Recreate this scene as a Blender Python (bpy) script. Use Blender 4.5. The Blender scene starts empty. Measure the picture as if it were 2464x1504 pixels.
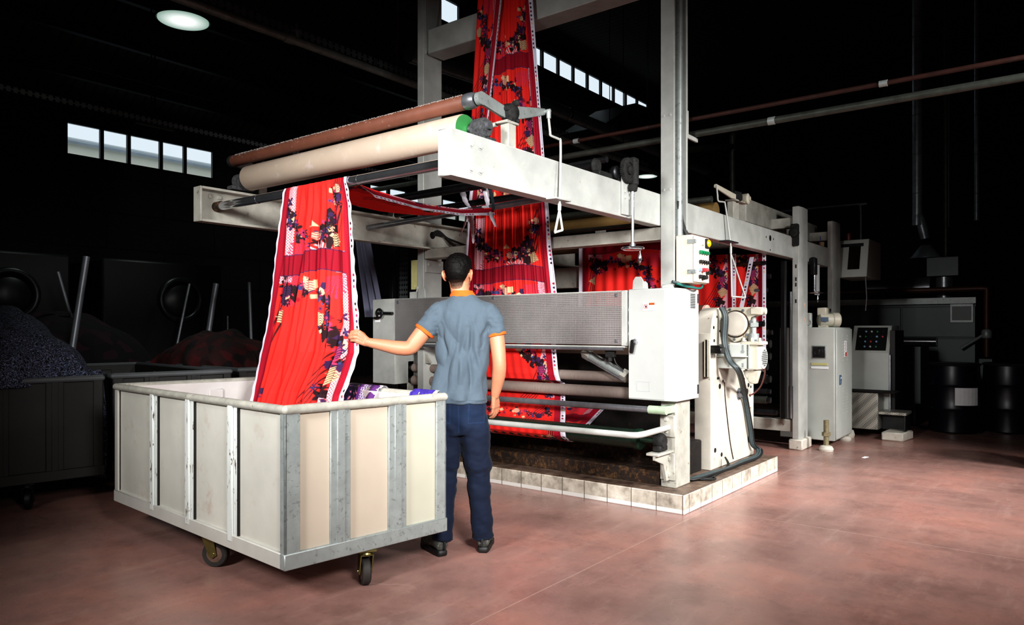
import bpy, bmesh, math, random
import numpy as np
from mathutils import Vector, Matrix, noise

random.seed(7)
rng = np.random.default_rng(7)
SC = bpy.context.scene
COL = SC.collection
PI = math.pi

# ------------------------------------------------------------------ frame of the place
# X runs along the machine, Y across it, Z up, metres; the camera stands at the origin.
CA, CB, EYE, FPX, HOR = .7888, .6144, 1.32, 1756.0, 791.0
def at(px, py, X=None, Y=None, Z=None):
    """the point where a sight line meets a plane of the place (photo taken as 2464 wide)"""
    rx, rz = (px - 1232) / FPX, -(py - HOR) / FPX
    d = Vector((CA + rx * CB, CB - rx * CA, rz))
    t = X / d.x if X is not None else (Y / d.y if Y is not None else (Z - EYE) / d.z)
    return Vector((0, 0, EYE)) + d * t

def lin(h):
    h = h.lstrip('#')
    c = [int(h[i:i + 2], 16) / 255 for i in (0, 2, 4)]
    return tuple(x / 12.92 if x <= .04045 else ((x + .055) / 1.055) ** 2.4 for x in c) + (1,)

# ------------------------------------------------------------------ materials
def newmat(name):
    m = bpy.data.materials.new(name); m.use_nodes = True
    nt = m.node_tree; nt.nodes.clear()
    out = nt.nodes.new('ShaderNodeOutputMaterial')
    b = nt.nodes.new('ShaderNodeBsdfPrincipled')
    nt.links.new(b.outputs[0], out.inputs[0])
    return m, nt, b, out

def N(nt, kind, **kw):
    n = nt.nodes.new(kind)
    for k, v in kw.items():
        if k in n.inputs.keys() if isinstance(k, str) else False: n.inputs[k].default_value = v
        else: setattr(n, k, v)
    return n

def ramp(nt, fac, stops):
    r = nt.nodes.new('ShaderNodeValToRGB')
    el = r.color_ramp.elements
    while len(el) < len(stops): el.new(.5)
    for e, (p, c) in zip(el, stops):
        e.position = p; e.color = c if len(c) == 4 else (*c, 1)
    nt.links.new(fac, r.inputs[0]); return r.outputs[0]

def coords(nt, scale=(1, 1, 1), kind='Object'):
    t = nt.nodes.new('ShaderNodeTexCoord'); m = nt.nodes.new('ShaderNodeMapping')
    m.inputs['Scale'].default_value = scale
    nt.links.new(t.outputs[kind], m.inputs[0]); return m.outputs[0]

def noise_tex(nt, vec, scale, detail=6, rough=.6):
    n = nt.nodes.new('ShaderNodeTexNoise')
    n.inputs['Scale'].default_value = scale; n.inputs['Detail'].default_value = detail; n.inputs['Roughness'].default_value = rough
    nt.links.new(vec, n.inputs['Vector']); return n.outputs[0]

def mix(nt, fac, a, b):
    m = nt.nodes.new('ShaderNodeMix'); m.data_type = 'RGBA'
    for s, v in ((0, fac), (6, a), (7, b)):
        if isinstance(v, (float, int)): m.inputs[s].default_value = v
        elif isinstance(v, tuple): m.inputs[s].default_value = v
        else: nt.links.new(v, m.inputs[s])
    return m.outputs[2]

def math_(nt, op, a, b=None):
    m = nt.nodes.new('ShaderNodeMath'); m.operation = op
    for i, v in enumerate((a, b)):
        if v is None: continue
        if isinstance(v, (float, int)): m.inputs[i].default_value = v
        else: nt.links.new(v, m.inputs[i])
    return m.outputs[0]

def bump(nt, b, h, strength=.2, dist=.01):
    n = nt.nodes.new('ShaderNodeBump'); n.inputs['Strength'].default_value = strength; n.inputs['Distance'].default_value = dist
    nt.links.new(h, n.inputs['Height']); nt.links.new(n.outputs[0], b.inputs['Normal'])

def plain(name, col, rough=.5, metal=0.0, var=.12, scale=9, dirt=None, dirt_at=.62, dirt_soft=.1, bmp=0, spec=.5, stretch=(1, 1, 1)):
    """colour with soft tonal variation and, if asked, flecks of dirt or rust"""
    m, nt, b, out = newmat(name)
    v = coords(nt, stretch)
    c = lin(col) if isinstance(col, str) else col
    dark = tuple(x * (1 - var * 1.6) for x in c[:3]) + (1,); light = tuple(min(1, x * (1 + var * .6)) for x in c[:3]) + (1,)
    n1 = noise_tex(nt, v, scale)
    colr = ramp(nt, n1, [(.3, dark), (.68, light)])
    if dirt:
        n2 = noise_tex(nt, v, scale * 2.6, 9, .7)
        f = ramp(nt, n2, [(dirt_at, (0, 0, 0, 1)), (dirt_at + dirt_soft, (1, 1, 1, 1))])
        colr = mix(nt, f, colr, lin(dirt))
    nt.links.new(colr, b.inputs['Base Color'])
    b.inputs['Roughness'].default_value = rough; b.inputs['Metallic'].default_value = metal
    b.inputs['Specular IOR Level'].default_value = spec
    if bmp: bump(nt, b, noise_tex(nt, v, scale * 12, 4), bmp, .004)
    return m

def glow(name, col, strength):
    m, nt, b, out = newmat(name)
    b.inputs['Base Color'].default_value = lin(col)
    b.inputs['Emission Color'].default_value = lin(col); b.inputs['Emission Strength'].default_value = strength
    return m

M = {}
M['frame'] = plain('frame_paint', '#b2b4af', .42, 0, .13, 5, '#7a6656', .665, .10, .05)
M['frame_old'] = plain('frame_paint_worn', '#b0aea4', .5, 0, .2, 6, '#5a3d28', .60, .10, .08)
M['cabinet'] = plain('cabinet_paint', '#bcbfbc', .35, 0, .05, 3, '#6c6a60', .76, .04)
M['cabinet_grey'] = plain('cabinet_paint_grey', '#bcc0ba', .42, 0, .07, 3, '#55554d', .75, .05)
M['cream_paint'] = plain('cream_paint', '#eadcc6', .4, 0, .05, 4)
M['ivory'] = plain('ivory_cast_paint', '#c6c1b0', .42, 0, .10, 8, '#6a5138', .66, .07)
M['column'] = plain('drive_column_paint', '#c2bcb0', .42, 0, .1, 5, '#74492b', .645, .06)
M['chrome'] = plain('chrome_steel', '#d8dbe0', .15, .96, .08, 14)
M['steel'] = plain('brushed_steel', '#94979c', .34, .75, .15, 20)
M['dark_steel'] = plain('dark_steel', '#3a3b3e', .38, .7, .25, 14)
M['galv'] = plain('galvanised_steel', '#9ba19f', .45, .35, .10, 14, '#7f8583', .58, .02)
M['grime'] = plain('grimy_metal', '#2d2d2c', .75, .4, .4, 25, '#1c1b1a', .52, .12, .5)
M['black'] = plain('black_plastic', '#141414', .4, 0, .2, 20)
M['rubber'] = plain('dark_rubber', '#2b2724', .75, 0, .25, 18, '#5c4a40', .62, .12)
M['cable'] = plain('grey_green_cable', '#3f4a4c', .5, 0, .15, 20)
M['cable_b'] = plain('black_cable', '#1b1c1c', .5, 0, .2, 20)
M['roll_cream'] = plain('cream_roller_sleeve', '#bcab99', .46, 0, .05, 4, '#cdbfb9', .56, .18)
M['roll_brown'] = plain('brown_rubber_sleeve', '#744838', .55, 0, .12, 6, '#d7c4bd', .62, .16, .1)
M['roll_wrap'] = plain('tape_wrapped_roller', '#857870', .7, 0, .14, 16, None, stretch=(1, 9, 1))
M['roll_green'] = plain('dark_green_roller', '#1c2a22', .25, 0, .2, 10)
M['green'] = plain('green_end_disc', '#3a7f47', .4, 0, .12, 9)
M['green_dk'] = plain('green_collar', '#0f2a1c', .45, 0, .12, 9)
M['lint'] = plain('grey_lint', '#555658', 1, 0, .45, 60, '#3a3a3b', .55, .15, 1)
M['rust'] = plain('rusted_steel', '#2c1d13', .8, .2, .5, 10, '#6e4d2a', .50, .2, .6)
M['rust_dk'] = plain('rusted_dark_steel', '#17100b', .85, .2, .5, 9, '#3a2614', .58, .14, .5)
M['tile_side'] = None
M['bin_left'] = plain('bin_sheet_weathered', '#cbc9bf', .42, .15, .09, 2.2, '#b09c8e', .56, .25)
M['bin_beige'] = plain('bin_panel_beige', '#b5a898', .55, 0, .04, 3)
M['bin_ivory'] = plain('bin_panel_ivory', '#b0ad9d', .55, 0, .04, 3)
M['bin_liner'] = plain('bin_liner_plastic', '#d3cfcc', .3, 0, .06, 6)
M['bin_rail'] = plain('bin_rail_paint', '#b4b2ab', .5, 0, .05, 8)
M['bin_strap'] = plain('bin_strap_flaking_paint', '#c9cdc9', .45, 0, .06, 13, '#4c3524', .58, .03, 0, .5, (1, 1, .3))
M['caster_fork'] = plain('caster_zinc_yellow', '#8f8a5a', .32, .9, .2, 22)
M['wheel_hub'] = plain('wheel_hub_rust', '#6e564a', .6, .2, .25, 30)
M['shirt'] = None
M['orange'] = plain('orange_rib_knit', '#c9560a', .85, 0, .08, 60)
M['sole'] = plain('shoe_sole_black', '#161616', .55, 0, .2, 40)
M['shoe'] = plain('shoe_grey_leather', '#4c4f49', .8, 0, .25, 24, '#9fa3a3', .60, .05)
M['sock'] = plain('light_grey_sock', '#b9bcc0', .9, 0, .08, 90)
M['rag'] = plain('white_rag', '#d9d3dc', .9, 0, .12, 30)
M['rag_dk'] = plain('dark_teal_rag', '#16262b', .9, 0, .2, 30)
M['purple'] = plain('purple_cloth', '#3b2580', .9, 0, .2, 30)
M['paper'] = plain('white_paper', '#f0f1f3', .8, 0, .03, 9)
M['ink'] = plain('black_ink', '#1c1c1e', .8, 0, .02, 9)
M['ink_grey'] = plain('grey_print', '#a9b0b8', .8, 0, .02, 9)
M['sign_orange'] = plain('sign_orange', '#d9641e', .6, 0, .03, 9)
M['sign_red'] = plain('sign_red', '#c8332f', .6, 0, .03, 9)
M['lamp_yellow'] = plain('yellow_lens', '#e8b51e', .3, 0, .05, 9)
M['btn_green'] = plain('green_button', '#0d7a4f', .3, 0, .1, 9)
M['btn_red'] = plain('red_button', '#c03a40', .35, 0, .1, 9)
M['btn_blue'] = plain('pale_blue_button', '#8fb4d4', .35, 0, .1, 9)
M['teal_cable'] = plain('teal_cable', '#1f6b62', .45, 0, .1, 9)
M['yellow_plate'] = plain('pale_yellow_plate', '#c9c48a', .5, 0, .06, 9)
M['pipe_dull'] = plain('dull_pipe', '#474a44', .5, .5, .25, 12, '#3c3a34', .58, .1)
M['pipe_red'] = plain('rusty_red_pipe', '#3c1f18', .6, .3, .25, 10, '#35302d', .58, .1)
M['duct'] = plain('spiral_duct_zinc', '#c9d3da', .36, .6, .2, 8)
M['bg_white'] = plain('dusty_white', '#56544f', .6, 0, .1, 5)
M['bg_dark'] = plain('dark_machine_paint', '#08090a', .5, .1, .25, 3)
M['bg_grey'] = plain('grey_oven_panel', '#3a4040', .42, .3, .14, 1.4)
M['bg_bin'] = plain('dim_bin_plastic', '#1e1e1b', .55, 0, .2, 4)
M['orange_pipe'] = plain('orange_gas_pipe', '#4a220a', .5, 0, .2, 8)
M['drum_blue'] = plain('blue_drum_plastic', '#070a1a', .35, 0, .2, 5)
M['core'] = plain('fabric_core_tube', '#a4aab0', .4, .4, .1, 8)
M['stone'] = plain('chipped_concrete', '#cfc9bd', .85, 0, .12, 10, '#7b7368', .60, .08, .6)
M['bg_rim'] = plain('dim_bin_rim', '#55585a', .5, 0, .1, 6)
M['pipe_over'] = plain('galvanised_pipe', '#b4bab4', .4, .4, .2, 12, '#6c6d68', .60, .1)
M['fuzz'] = plain('pale_lint', '#b5aaa4', 1, 0, .15, 60)
M['wall'] = None
M['glass'] = None

def mk_special():
    # white glazed tiles with grout, stained
    m, nt, b, o = newmat('plinth_tiles')
    g = nt.nodes.new('ShaderNodeNewGeometry'); s = nt.nodes.new('ShaderNodeSeparateXYZ'); nt.links.new(g.outputs['Position'], s.inputs[0])
    def line(axis, pitch, off, w):
        f = math_(nt, 'FRACT', math_(nt, 'DIVIDE', math_(nt, 'ADD', s.outputs[axis], off), pitch))
        return math_(nt, 'LESS_THAN', f, w / pitch)
    nx = nt.nodes.new('ShaderNodeSeparateXYZ'); nt.links.new(g.outputs['Normal'], nx.inputs[0])
    horiz = math_(nt, 'GREATER_THAN', nx.outputs[2], .7)
    lx = math_(nt, 'MULTIPLY', line(0, .205, .02, .006), math_(nt, 'SUBTRACT', 1.0, math_(nt, 'GREATER_THAN', math_(nt, 'ABSOLUTE', nx.outputs[0]), .7)))
    ly = math_(nt, 'MULTIPLY', line(1, .205, .035, .006), math_(nt, 'SUBTRACT', 1.0, math_(nt, 'GREATER_THAN', math_(nt, 'ABSOLUTE', nx.outputs[1]), .7)))
    grout = math_(nt, 'MAXIMUM', lx, ly)
    v = coords(nt)
    n1 = noise_tex(nt, v, 7, 8, .7)
    side = ramp(nt, n1, [(.30, lin('#6f675c')), (.55, lin('#bdb6a8')), (.75, lin('#d8d4c8'))])
    top = ramp(nt, n1, [(.35, lin('#3d2d24')), (.6, lin('#7d6a5c')), (.8, lin('#a5988a'))])
    low = math_(nt, 'LESS_THAN', s.outputs[2], .035)
    c = mix(nt, low, mix(nt, horiz, side, top), lin('#d9d8d2'))
    c = mix(nt, grout, c, lin('#59504a'))
    nt.links.new(c, b.inputs['Base Color']); b.inputs['Roughness'].default_value = .45
    M['tile_side'] = m

    # polished red-brown concrete, worn and jointed
    m, nt, b, o = newmat('red_concrete_floor')
    g = nt.nodes.new('ShaderNodeNewGeometry'); s = nt.nodes.new('ShaderNodeSeparateXYZ'); nt.links.new(g.outputs['Position'], s.inputs[0])
    v = coords(nt); vs = coords(nt, (1, .35, 1))
    n1 = noise_tex(nt, v, .9, 10, .62); n2 = noise_tex(nt, vs, 3.2, 12, .72); n3 = noise_tex(nt, v, 26, 6, .7)
    c = ramp(nt, n1, [(.30, lin('#785c55')), (.5, lin('#9a766e')), (.68, lin('#b28073'))])
    wear = ramp(nt, n2, [(.50, (0, 0, 0, 1)), (.78, (1, 1, 1, 1))])
    c = mix(nt, math_(nt, 'MULTIPLY', wear, .38), c, lin('#a98a7f'))
    st_ = noise_tex(nt, coords(nt, (.6, 3.5, 1)), 2.2, 14, .78)
    c = mix(nt, math_(nt, 'MULTIPLY', ramp(nt, st_, [(.52, (0, 0, 0, 1)), (.70, (1, 1, 1, 1))]), .32), c, lin('#c0a297'))
    c = mix(nt, math_(nt, 'MULTIPLY', ramp(nt, noise_tex(nt, coords(nt, (1.3, 1.1, 1)), 1.9, 14, .75), [(.50, (0, 0, 0, 1)), (.68, (1, 1, 1, 1))]), .40), c, lin('#5d453f'))
    c = mix(nt, math_(nt, 'MULTIPLY', ramp(nt, n3, [(.55, (0, 0, 0, 1)), (.8, (1, 1, 1, 1))]), .35), c, lin('#5a3b35'))
    # fine scratches
    w = nt.nodes.new('ShaderNodeTexVoronoi'); w.feature = 'DISTANCE_TO_EDGE'; w.inputs['Scale'].default_value = 1.1
    wv = nt.nodes.new('ShaderNodeVectorMath'); wv.operation = 'ADD'
    nn = nt.nodes.new('ShaderNodeTexNoise'); nn.inputs['Scale'].default_value = 1.7; nt.links.new(v, nn.inputs[0])
    nt.links.new(v, wv.inputs[0]); nt.links.new(nn.outputs[1], wv.inputs[1]); nt.links.new(wv.outputs[0], w.inputs['Vector'])
    scr = math_(nt, 'MULTIPLY', math_(nt, 'LESS_THAN', w.outputs['Distance'], .004), math_(nt, 'MULTIPLY', wear, .35))
    c = mix(nt, scr, c, lin('#c4aba0'))
    def joint(axis, pitch, off):
        f = math_(nt, 'FRACT', math_(nt, 'DIVIDE', math_(nt, 'ADD', s.outputs[axis], off), pitch))
        return math_(nt, 'LESS_THAN', f, .007 / pitch)
    j = math_(nt, 'MAXIMUM', joint(1, 4.0, 1.86), joint(0, 4.0, 2.93))
    c = mix(nt, math_(nt, 'MULTIPLY', j, .7), c, lin('#b59a8e'))
    nt.links.new(c, b.inputs['Base Color'])
    r = ramp(nt, n2, [(.3, (.20, .20, .20, 1)), (.7, (.38, .38, .38, 1))])
    nt.links.new(r, b.inputs['Roughness']); bump(nt, b, n2, .08, .004)
    M['floor'] = m

    # dark cladding panels for the hall walls
    m, nt, b, o = newmat('hall_wall_panels')
    br = nt.nodes.new('ShaderNodeTexBrick'); v = coords(nt)
    sep = nt.nodes.new('ShaderNodeSeparateXYZ'); nt.links.new(v, sep.inputs[0])
    cmb = nt.nodes.new('ShaderNodeCombineXYZ')
    nt.links.new(math_(nt, 'ADD', sep.outputs[0], sep.outputs[1]), cmb.inputs[0]); nt.links.new(sep.outputs[2], cmb.inputs[1])
    nt.links.new(cmb.outputs[0], br.inputs[0])
    br.inputs['Scale'].default_value = 1; br.inputs['Brick Width'].default_value = 2.4; br.inputs['Row Height'].default_value = .75; br.inputs['Mortar Size'].default_value = .02
    br.inputs['Color1'].default_value = lin('#1f2224'); br.inputs['Color2'].default_value = lin('#1a1c1f'); br.inputs['Mortar'].default_value = lin('#060607')
    nt.links.new(br.outputs[0], b.inputs['Base Color']); b.inputs['Roughness'].default_value = .8
    M['wall'] = m
    # corrugated ceiling
    m, nt, b, o = newmat('ceiling_sheeting')
    v = coords(nt); wv = nt.nodes.new('ShaderNodeTexWave'); wv.inputs['Scale'].default_value = 1.6; nt.links.new(v, wv.inputs[0])
    nt.links.new(ramp(nt, wv.outputs[1], [(.05, lin('#0c0c0c')), (.25, lin('#3c3c36'))]), b.inputs['Base Color']); b.inputs['Roughness'].default_value = .85
    M['ceil'] = m
    # clear window glass
    m, nt, b, o = newmat('window_glass')
    nt.nodes.remove(b)
    tr = nt.nodes.new('ShaderNodeBsdfTransparent'); gl = nt.nodes.new('ShaderNodeBsdfGlossy'); gl.inputs['Roughness'].default_value = .03
    tr.inputs[0].default_value = (.93, .96, .96, 1)
    mx = nt.nodes.new('ShaderNodeMixShader'); mx.inputs[0].default_value = .05
    nt.links.new(tr.outputs[0], mx.inputs[1]); nt.links.new(gl.outputs[0], mx.inputs[2]); nt.links.new(mx.outputs[0], o.inputs[0])
    M['glass'] = m
    # perforated sheets: real see-through holes on a square grid
    def perforated(name, col, axes, pitch, hole, metal, rough):
        m, nt, b, o = newmat(name)
        g = nt.nodes.new('ShaderNodeNewGeometry'); s = nt.nodes.new('ShaderNodeSeparateXYZ'); nt.links.new(g.outputs['Position'], s.inputs[0])
        d = []
        for a, p in zip(axes, pitch):
            f = math_(nt, 'SUBTRACT', math_(nt, 'FRACT', math_(nt, 'DIVIDE', s.outputs[a], p)), .5)
            d.append(math_(nt, 'POWER', math_(nt, 'MULTIPLY', f, p), 2.0))
        h = math_(nt, 'LESS_THAN', math_(nt, 'ADD', d[0], d[1]), hole * hole)
        v = coords(nt); n1 = noise_tex(nt, v, 4)
        c = lin(col)
        nt.links.new(ramp(nt, n1, [(.3, tuple(x * .8 for x in c[:3])), (.7, c)]), b.inputs['Base Color'])
        b.inputs['Metallic'].default_value = metal; b.inputs['Roughness'].default_value = rough
        tr = nt.nodes.new('ShaderNodeBsdfTransparent'); mx = nt.nodes.new('ShaderNodeMixShader')
        nt.links.new(h, mx.inputs[0]); nt.links.new(b.outputs[0], mx.inputs[1]); nt.links.new(tr.outputs[0], mx.inputs[2]); nt.links.new(mx.outputs[0], o.inputs[0])
        return m
    M['perf'] = perforated('perforated_sheet', '#b9b6b4', (1, 2), (.0145, .0145), .0037, .62, .40)
    M['tray'] = perforated('slotted_tray', '#c3c8ca', (0, 2), (.09, .055), .02, .6, .45)
    M['tray_v'] = perforated('slotted_upright', '#6d7374', (1, 2), (.035, .05), .012, .6, .45)
    # tread plate
    m, nt, b, o = newmat('tread_plate')
    v = coords(nt); ch = nt.nodes.new('ShaderNodeTexChecker'); ch.inputs['Scale'].default_value = 70
    rot = nt.nodes.new('ShaderNodeMapping'); rot.inputs['Rotation'].default_value = (.78, .78, .78); nt.links.new(v, rot.inputs[0]); nt.links.new(rot.outputs[0], ch.inputs[0])
    nt.links.new(mix(nt, ch.outputs[1], lin('#6f6d66'), lin('#b9b6ac')), b.inputs['Base Color']); b.inputs['Metallic'].default_value = .5; b.inputs['Roughness'].default_value = .4
    bump(nt, b, ch.outputs[1], .5, .004); M['tread'] = m
    # printed cloth: colour printed into the cloth is carried by the mesh
    def printed(name, rough, var, weave, trans=.0):
        m, nt, b, o = newmat(name)
        a = nt.nodes.new('ShaderNodeAttribute'); a.attribute_name = 'print'
        v = coords(nt); n1 = noise_tex(nt, v, weave, 3)
        k = ramp(nt, n1, [(.3, (1 - var,) * 3), (.7, (1, 1, 1))])
        mm = nt.nodes.new('ShaderNodeMix'); mm.data_type = 'RGBA'; mm.blend_type = 'MULTIPLY'; mm.inputs[0].default_value = 1
        nt.links.new(a.outputs[0], mm.inputs[6]); nt.links.new(k, mm.inputs[7])
        nt.links.new(mm.outputs[2], b.inputs['Base Color']); b.inputs['Roughness'].default_value = rough
        b.inputs['Specular IOR Level'].default_value = .25; b.inputs['Sheen Weight'].default_value = .04
        bump(nt, b, n1, .15, .002)
        if trans:
            tl = nt.nodes.new('ShaderNodeBsdfTranslucent'); nt.links.new(mm.outputs[2], tl.inputs[0])
            mx = nt.nodes.new('ShaderNodeMixShader'); mx.inputs[0].default_value = trans
            nt.links.new(b.outputs[0], mx.inputs[1]); nt.links.new(tl.outputs[0], mx.inputs[2]); nt.links.new(mx.outputs[0], o.inputs[0])
        return m
    M['print'] = printed('printed_cloth', .75, .10, 160, .18)
    M['shirt'] = printed('shirt_jersey', .9, .14, 220)
    M['denim'] = printed('denim', .85, .28, 260)
    M['hair'] = printed('short_hair', .85, .55, 320)
    for n_ in M['hair'].node_tree.nodes:
        if n_.type == 'BSDF_PRINCIPLED': n_.inputs['Specular IOR Level'].default_value = .12; n_.inputs['Sheen Weight'].default_value = 0; n_.inputs['Roughness'].default_value = .6
    # skin
    m, nt, b, o = newmat('skin')
    a = nt.nodes.new('ShaderNodeAttribute'); a.attribute_name = 'print'
    v = coords(nt); n1 = noise_tex(nt, v, 30)
    c = mix(nt, math_(nt, 'MULTIPLY', n1, .35), a.outputs[0], lin('#c98a6c'))
    nt.links.new(c, b.inputs['Base Color']); b.inputs['Roughness'].default_value = .5
    b.inputs['Subsurface Weight'].default_value = .12; b.inputs['Subsurface Radius'].default_value = (.01, .004, .002)
    M['skin'] = m
    # heaps of cloth with pale squiggles
    m, nt, b, o = newmat('dark_printed_heap')
    v = coords(nt); wv = nt.nodes.new('ShaderNodeTexNoise'); wv.inputs['Scale'].default_value = 9; nt.links.new(v, wv.inputs[0])
    vm = nt.nodes.new('ShaderNodeVectorMath'); vm.operation = 'ADD'; nt.links.new(v, vm.inputs[0]); nt.links.new(wv.outputs[1], vm.inputs[1])
    vo = nt.nodes.new('ShaderNodeTexVoronoi'); vo.feature = 'DISTANCE_TO_EDGE'; vo.inputs['Scale'].default_value = 16; nt.links.new(vm.outputs[0], vo.inputs['Vector'])
    nt.links.new(ramp(nt, vo.outputs['Distance'], [(.03, lin('#8088a8')), (.07, lin('#07080e'))]), b.inputs['Base Color']); b.inputs['Roughness'].default_value = .9
    M['heap_navy'] = m
    def heap(name, c0, c1, c2):
        m, nt, b, o = newmat(name); v = coords(nt)
        vo = nt.nodes.new('ShaderNodeTexVoronoi'); vo.inputs['Scale'].default_value = 9; nt.links.new(v, vo.inputs['Vector'])
        nt.links.new(ramp(nt, vo.outputs['Color'], [(.2, lin(c0)), (.55, lin(c1)), (.8, lin(c2))]), b.inputs['Base Color']); b.inputs['Roughness'].default_value = .9; return m
    M['heap_flower'] = heap('dark_flower_heap', '#040405', '#060506', '#2d0c1a')
    M['heap_red'] = heap('red_heap', '#100204', '#4a080c', '#0e0d06')
    M['purple_print'] = heap('purple_print', '#140c22', '#2b1a52', '#6b2f64')
    m, nt, b, o = newmat('lamp_diffuser')
    v = coords(nt); ln_ = nt.nodes.new('ShaderNodeVectorMath'); ln_.operation = 'LENGTH'; nt.links.new(v, ln_.inputs[0])
    nt.links.new(ramp(nt, ln_.outputs['Value'], [(.10, (1, 1, 1, 1)), (.32, lin('#b9dccd'))]), b.inputs['Emission Color']); b.inputs['Base Color'].default_value = lin('#dfe8e4')
    nt.links.new(ramp(nt, ln_.outputs['Value'], [(.10, (1, 1, 1, 1)), (.32, (.5, .5, .5, 1))]), b.inputs['Emission Strength']); M['lamp_disc'] = m
    M['outside_roof'] = plain('outside_roof', '#8e979d', .8, 0, .1, 1.5)
    M['outside_roof2'] = plain('outside_roof_pale', '#b3b8b8', .8, 0, .1, 1.5)
    M['outside_wall'] = plain('outside_wall', '#d8d5c6', .8, 0, .06, 1)
mk_special()

# ------------------------------------------------------------------ mesh building
class MB:
    def __init__(self): self.bm = bmesh.new()
    def box(self, x0, x1, y0, y1, z0, z1, bev=.004, rot=None, piv=None):
        x0, x1 = min(x0, x1), max(x0, x1); y0, y1 = min(y0, y1), max(y0, y1); z0, z1 = min(z0, z1), max(z0, z1)
        r = bmesh.ops.create_cube(self.bm, size=1)
        vs = r['verts']
        for v in vs:
            v.co = Vector(((x0 + x1) / 2 + v.co.x * (x1 - x0), (y0 + y1) / 2 + v.co.y * (y1 - y0), (z0 + z1) / 2 + v.co.z * (z1 - z0)))
        bev = min(bev, .3 * min(x1 - x0, y1 - y0, z1 - z0))
        if bev > 0:
            es = list({e for v in vs for e in v.link_edges})
            r2 = bmesh.ops.bevel(self.bm, geom=es, offset=bev, segments=1, affect='EDGES', profile=.5)
            vs = list({v for f in r2['faces'] for v in f.verts} | {v for v in vs if v.is_valid})
        if rot is not None:
            p = Vector(piv) if piv is not None else Vector(((x0 + x1) / 2, (y0 + y1) / 2, (z0 + z1) / 2))
            bmesh.ops.rotate(self.bm, cent=p, matrix=rot, verts=vs)
        return self
    def tube(self, pts, r, n=12, cap=True, squash=1.0):
        pts = [Vector(p) for p in pts]
        rs = r if isinstance(r, (list, tuple)) else [r] * len(pts)
        rings = []; prev = None
        for i, p in enumerate(pts):
            t = (pts[min(i + 1, len(pts) - 1)] - pts[max(i - 1, 0)]).normalized()
            if prev is None:
                u = t.orthogonal().normalized() if abs(t.z) > .95 else Vector((0, 0, 1)).cross(t).normalized()
            else:
                u = (prev - t * prev.dot(t)).normalized()
            prev = u; w = t.cross(u)
            rings.append([self.bm.verts.new(p + (u * math.cos(a) + w * math.sin(a) * squash) * rs[i]) for a in [2 * PI * k / n for k in range(n)]])
        for a, b in zip(rings, rings[1:]):
            for k in range(n): self.bm.faces.new((a[k], a[(k + 1) % n], b[(k + 1) % n], b[k]))
        if cap:
            self.bm.faces.new(list(reversed(rings[0]))); self.bm.faces.new(rings[-1])
        return self
    def cyl(self, p0, p1, r, r1=None, n=28):
        return self.tube([p0, p1], [r, r if r1 is None else r1], n)
    def lathe(self, prof, origin, axis, n=32):
        """prof: (radius, distance along axis)"""
        o = Vector(origin); ax = Vector(axis).normalized(); u = ax.orthogonal().normalized(); w = ax.cross(u)
        rings = []
        for r, h in prof:
            r = max(r, 1e-4)
            rings.append([self.bm.verts.new(o + ax * h + (u * math.cos(2 * PI * k / n) + w * math.sin(2 * PI * k / n)) * r) for k in range(n)])
        for a, b in zip(rings, rings[1:]):
            for k in range(n): self.bm.faces.new((a[k], a[(k + 1) % n], b[(k + 1) % n], b[k]))
        self.bm.faces.new(list(reversed(rings[0]))); self.bm.faces.new(rings[-1])
        return self
    def prism(self, poly, axis, a0, a1, bev=0):
        """poly in the two other axes, in order (x,y,z minus axis)"""
        def P(p, a):
            q = list(p); q.insert('xyz'.index(axis), a); return Vector(q)
        A = [self.bm.verts.new(P(p, a0)) for p in poly]; B = [self.bm.verts.new(P(p, a1)) for p in poly]
        n = len(poly)
        fs = [self.bm.faces.new(list(reversed(A))), self.bm.faces.new(B)]
        for k in range(n): fs.append(self.bm.faces.new((A[k], A[(k + 1) % n], B[(k + 1) % n], B[k])))
        if bev:
            es = list({e for f in fs for e in f.edges})
            bmesh.ops.bevel(self.bm, geom=es, offset=bev, segments=1, affect='EDGES', profile=.5)
        return self
    def ell(self, c, rx, ry, rz, n=16):
        r = bmesh.ops.create_uvsphere(self.bm, u_segments=n, v_segments=max(6, n * 2 // 3), radius=1)
        for v in r['verts']: v.co = Vector((c[0] + v.co.x * rx, c[1] + v.co.y * ry, c[2] + v.co.z * rz))
        return self
    def torus(self, c, axis, R, r, n=40, k=10):
        c = Vector(c); ax = Vector(axis).normalized(); u = ax.orthogonal().normalized(); w = ax.cross(u); rings = []
        for i in range(n):
            a = 2 * PI * i / n; d = u * math.cos(a) + w * math.sin(a)
            rings.append([self.bm.verts.new(c + d * (R + r * math.cos(b)) + ax * r * math.sin(b)) for b in [2 * PI * j / k for j in range(k)]])
        for i in range(n):
            A, B = rings[i], rings[(i + 1) % n]
            for j in range(k): self.bm.faces.new((A[j], B[j], B[(j + 1) % k], A[(j + 1) % k]))
        return self
    def rings(self, rows, n=32, power=2.0):
        """horizontal super-ellipses (z, cx, cy, rx, ry)"""
        R = []
        for z, cx, cy, rx, ry in rows:
            ring = []
            for k in range(n):
                a = 2 * PI * k / n; c, s = math.cos(a), math.sin(a)
                ring.append(self.bm.verts.new((cx + rx * math.copysign(abs(c) ** (2 / power), c), cy + ry * math.copysign(abs(s) ** (2 / power), s), z)))
            R.append(ring)
        for a, b in zip(R, R[1:]):
            for k in range(n): self.bm.faces.new((a[k], a[(k + 1) % n], b[(k + 1) % n], b[k]))
        self.bm.faces.new(list(reversed(R[0]))); self.bm.faces.new(R[-1])
        return self
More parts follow.
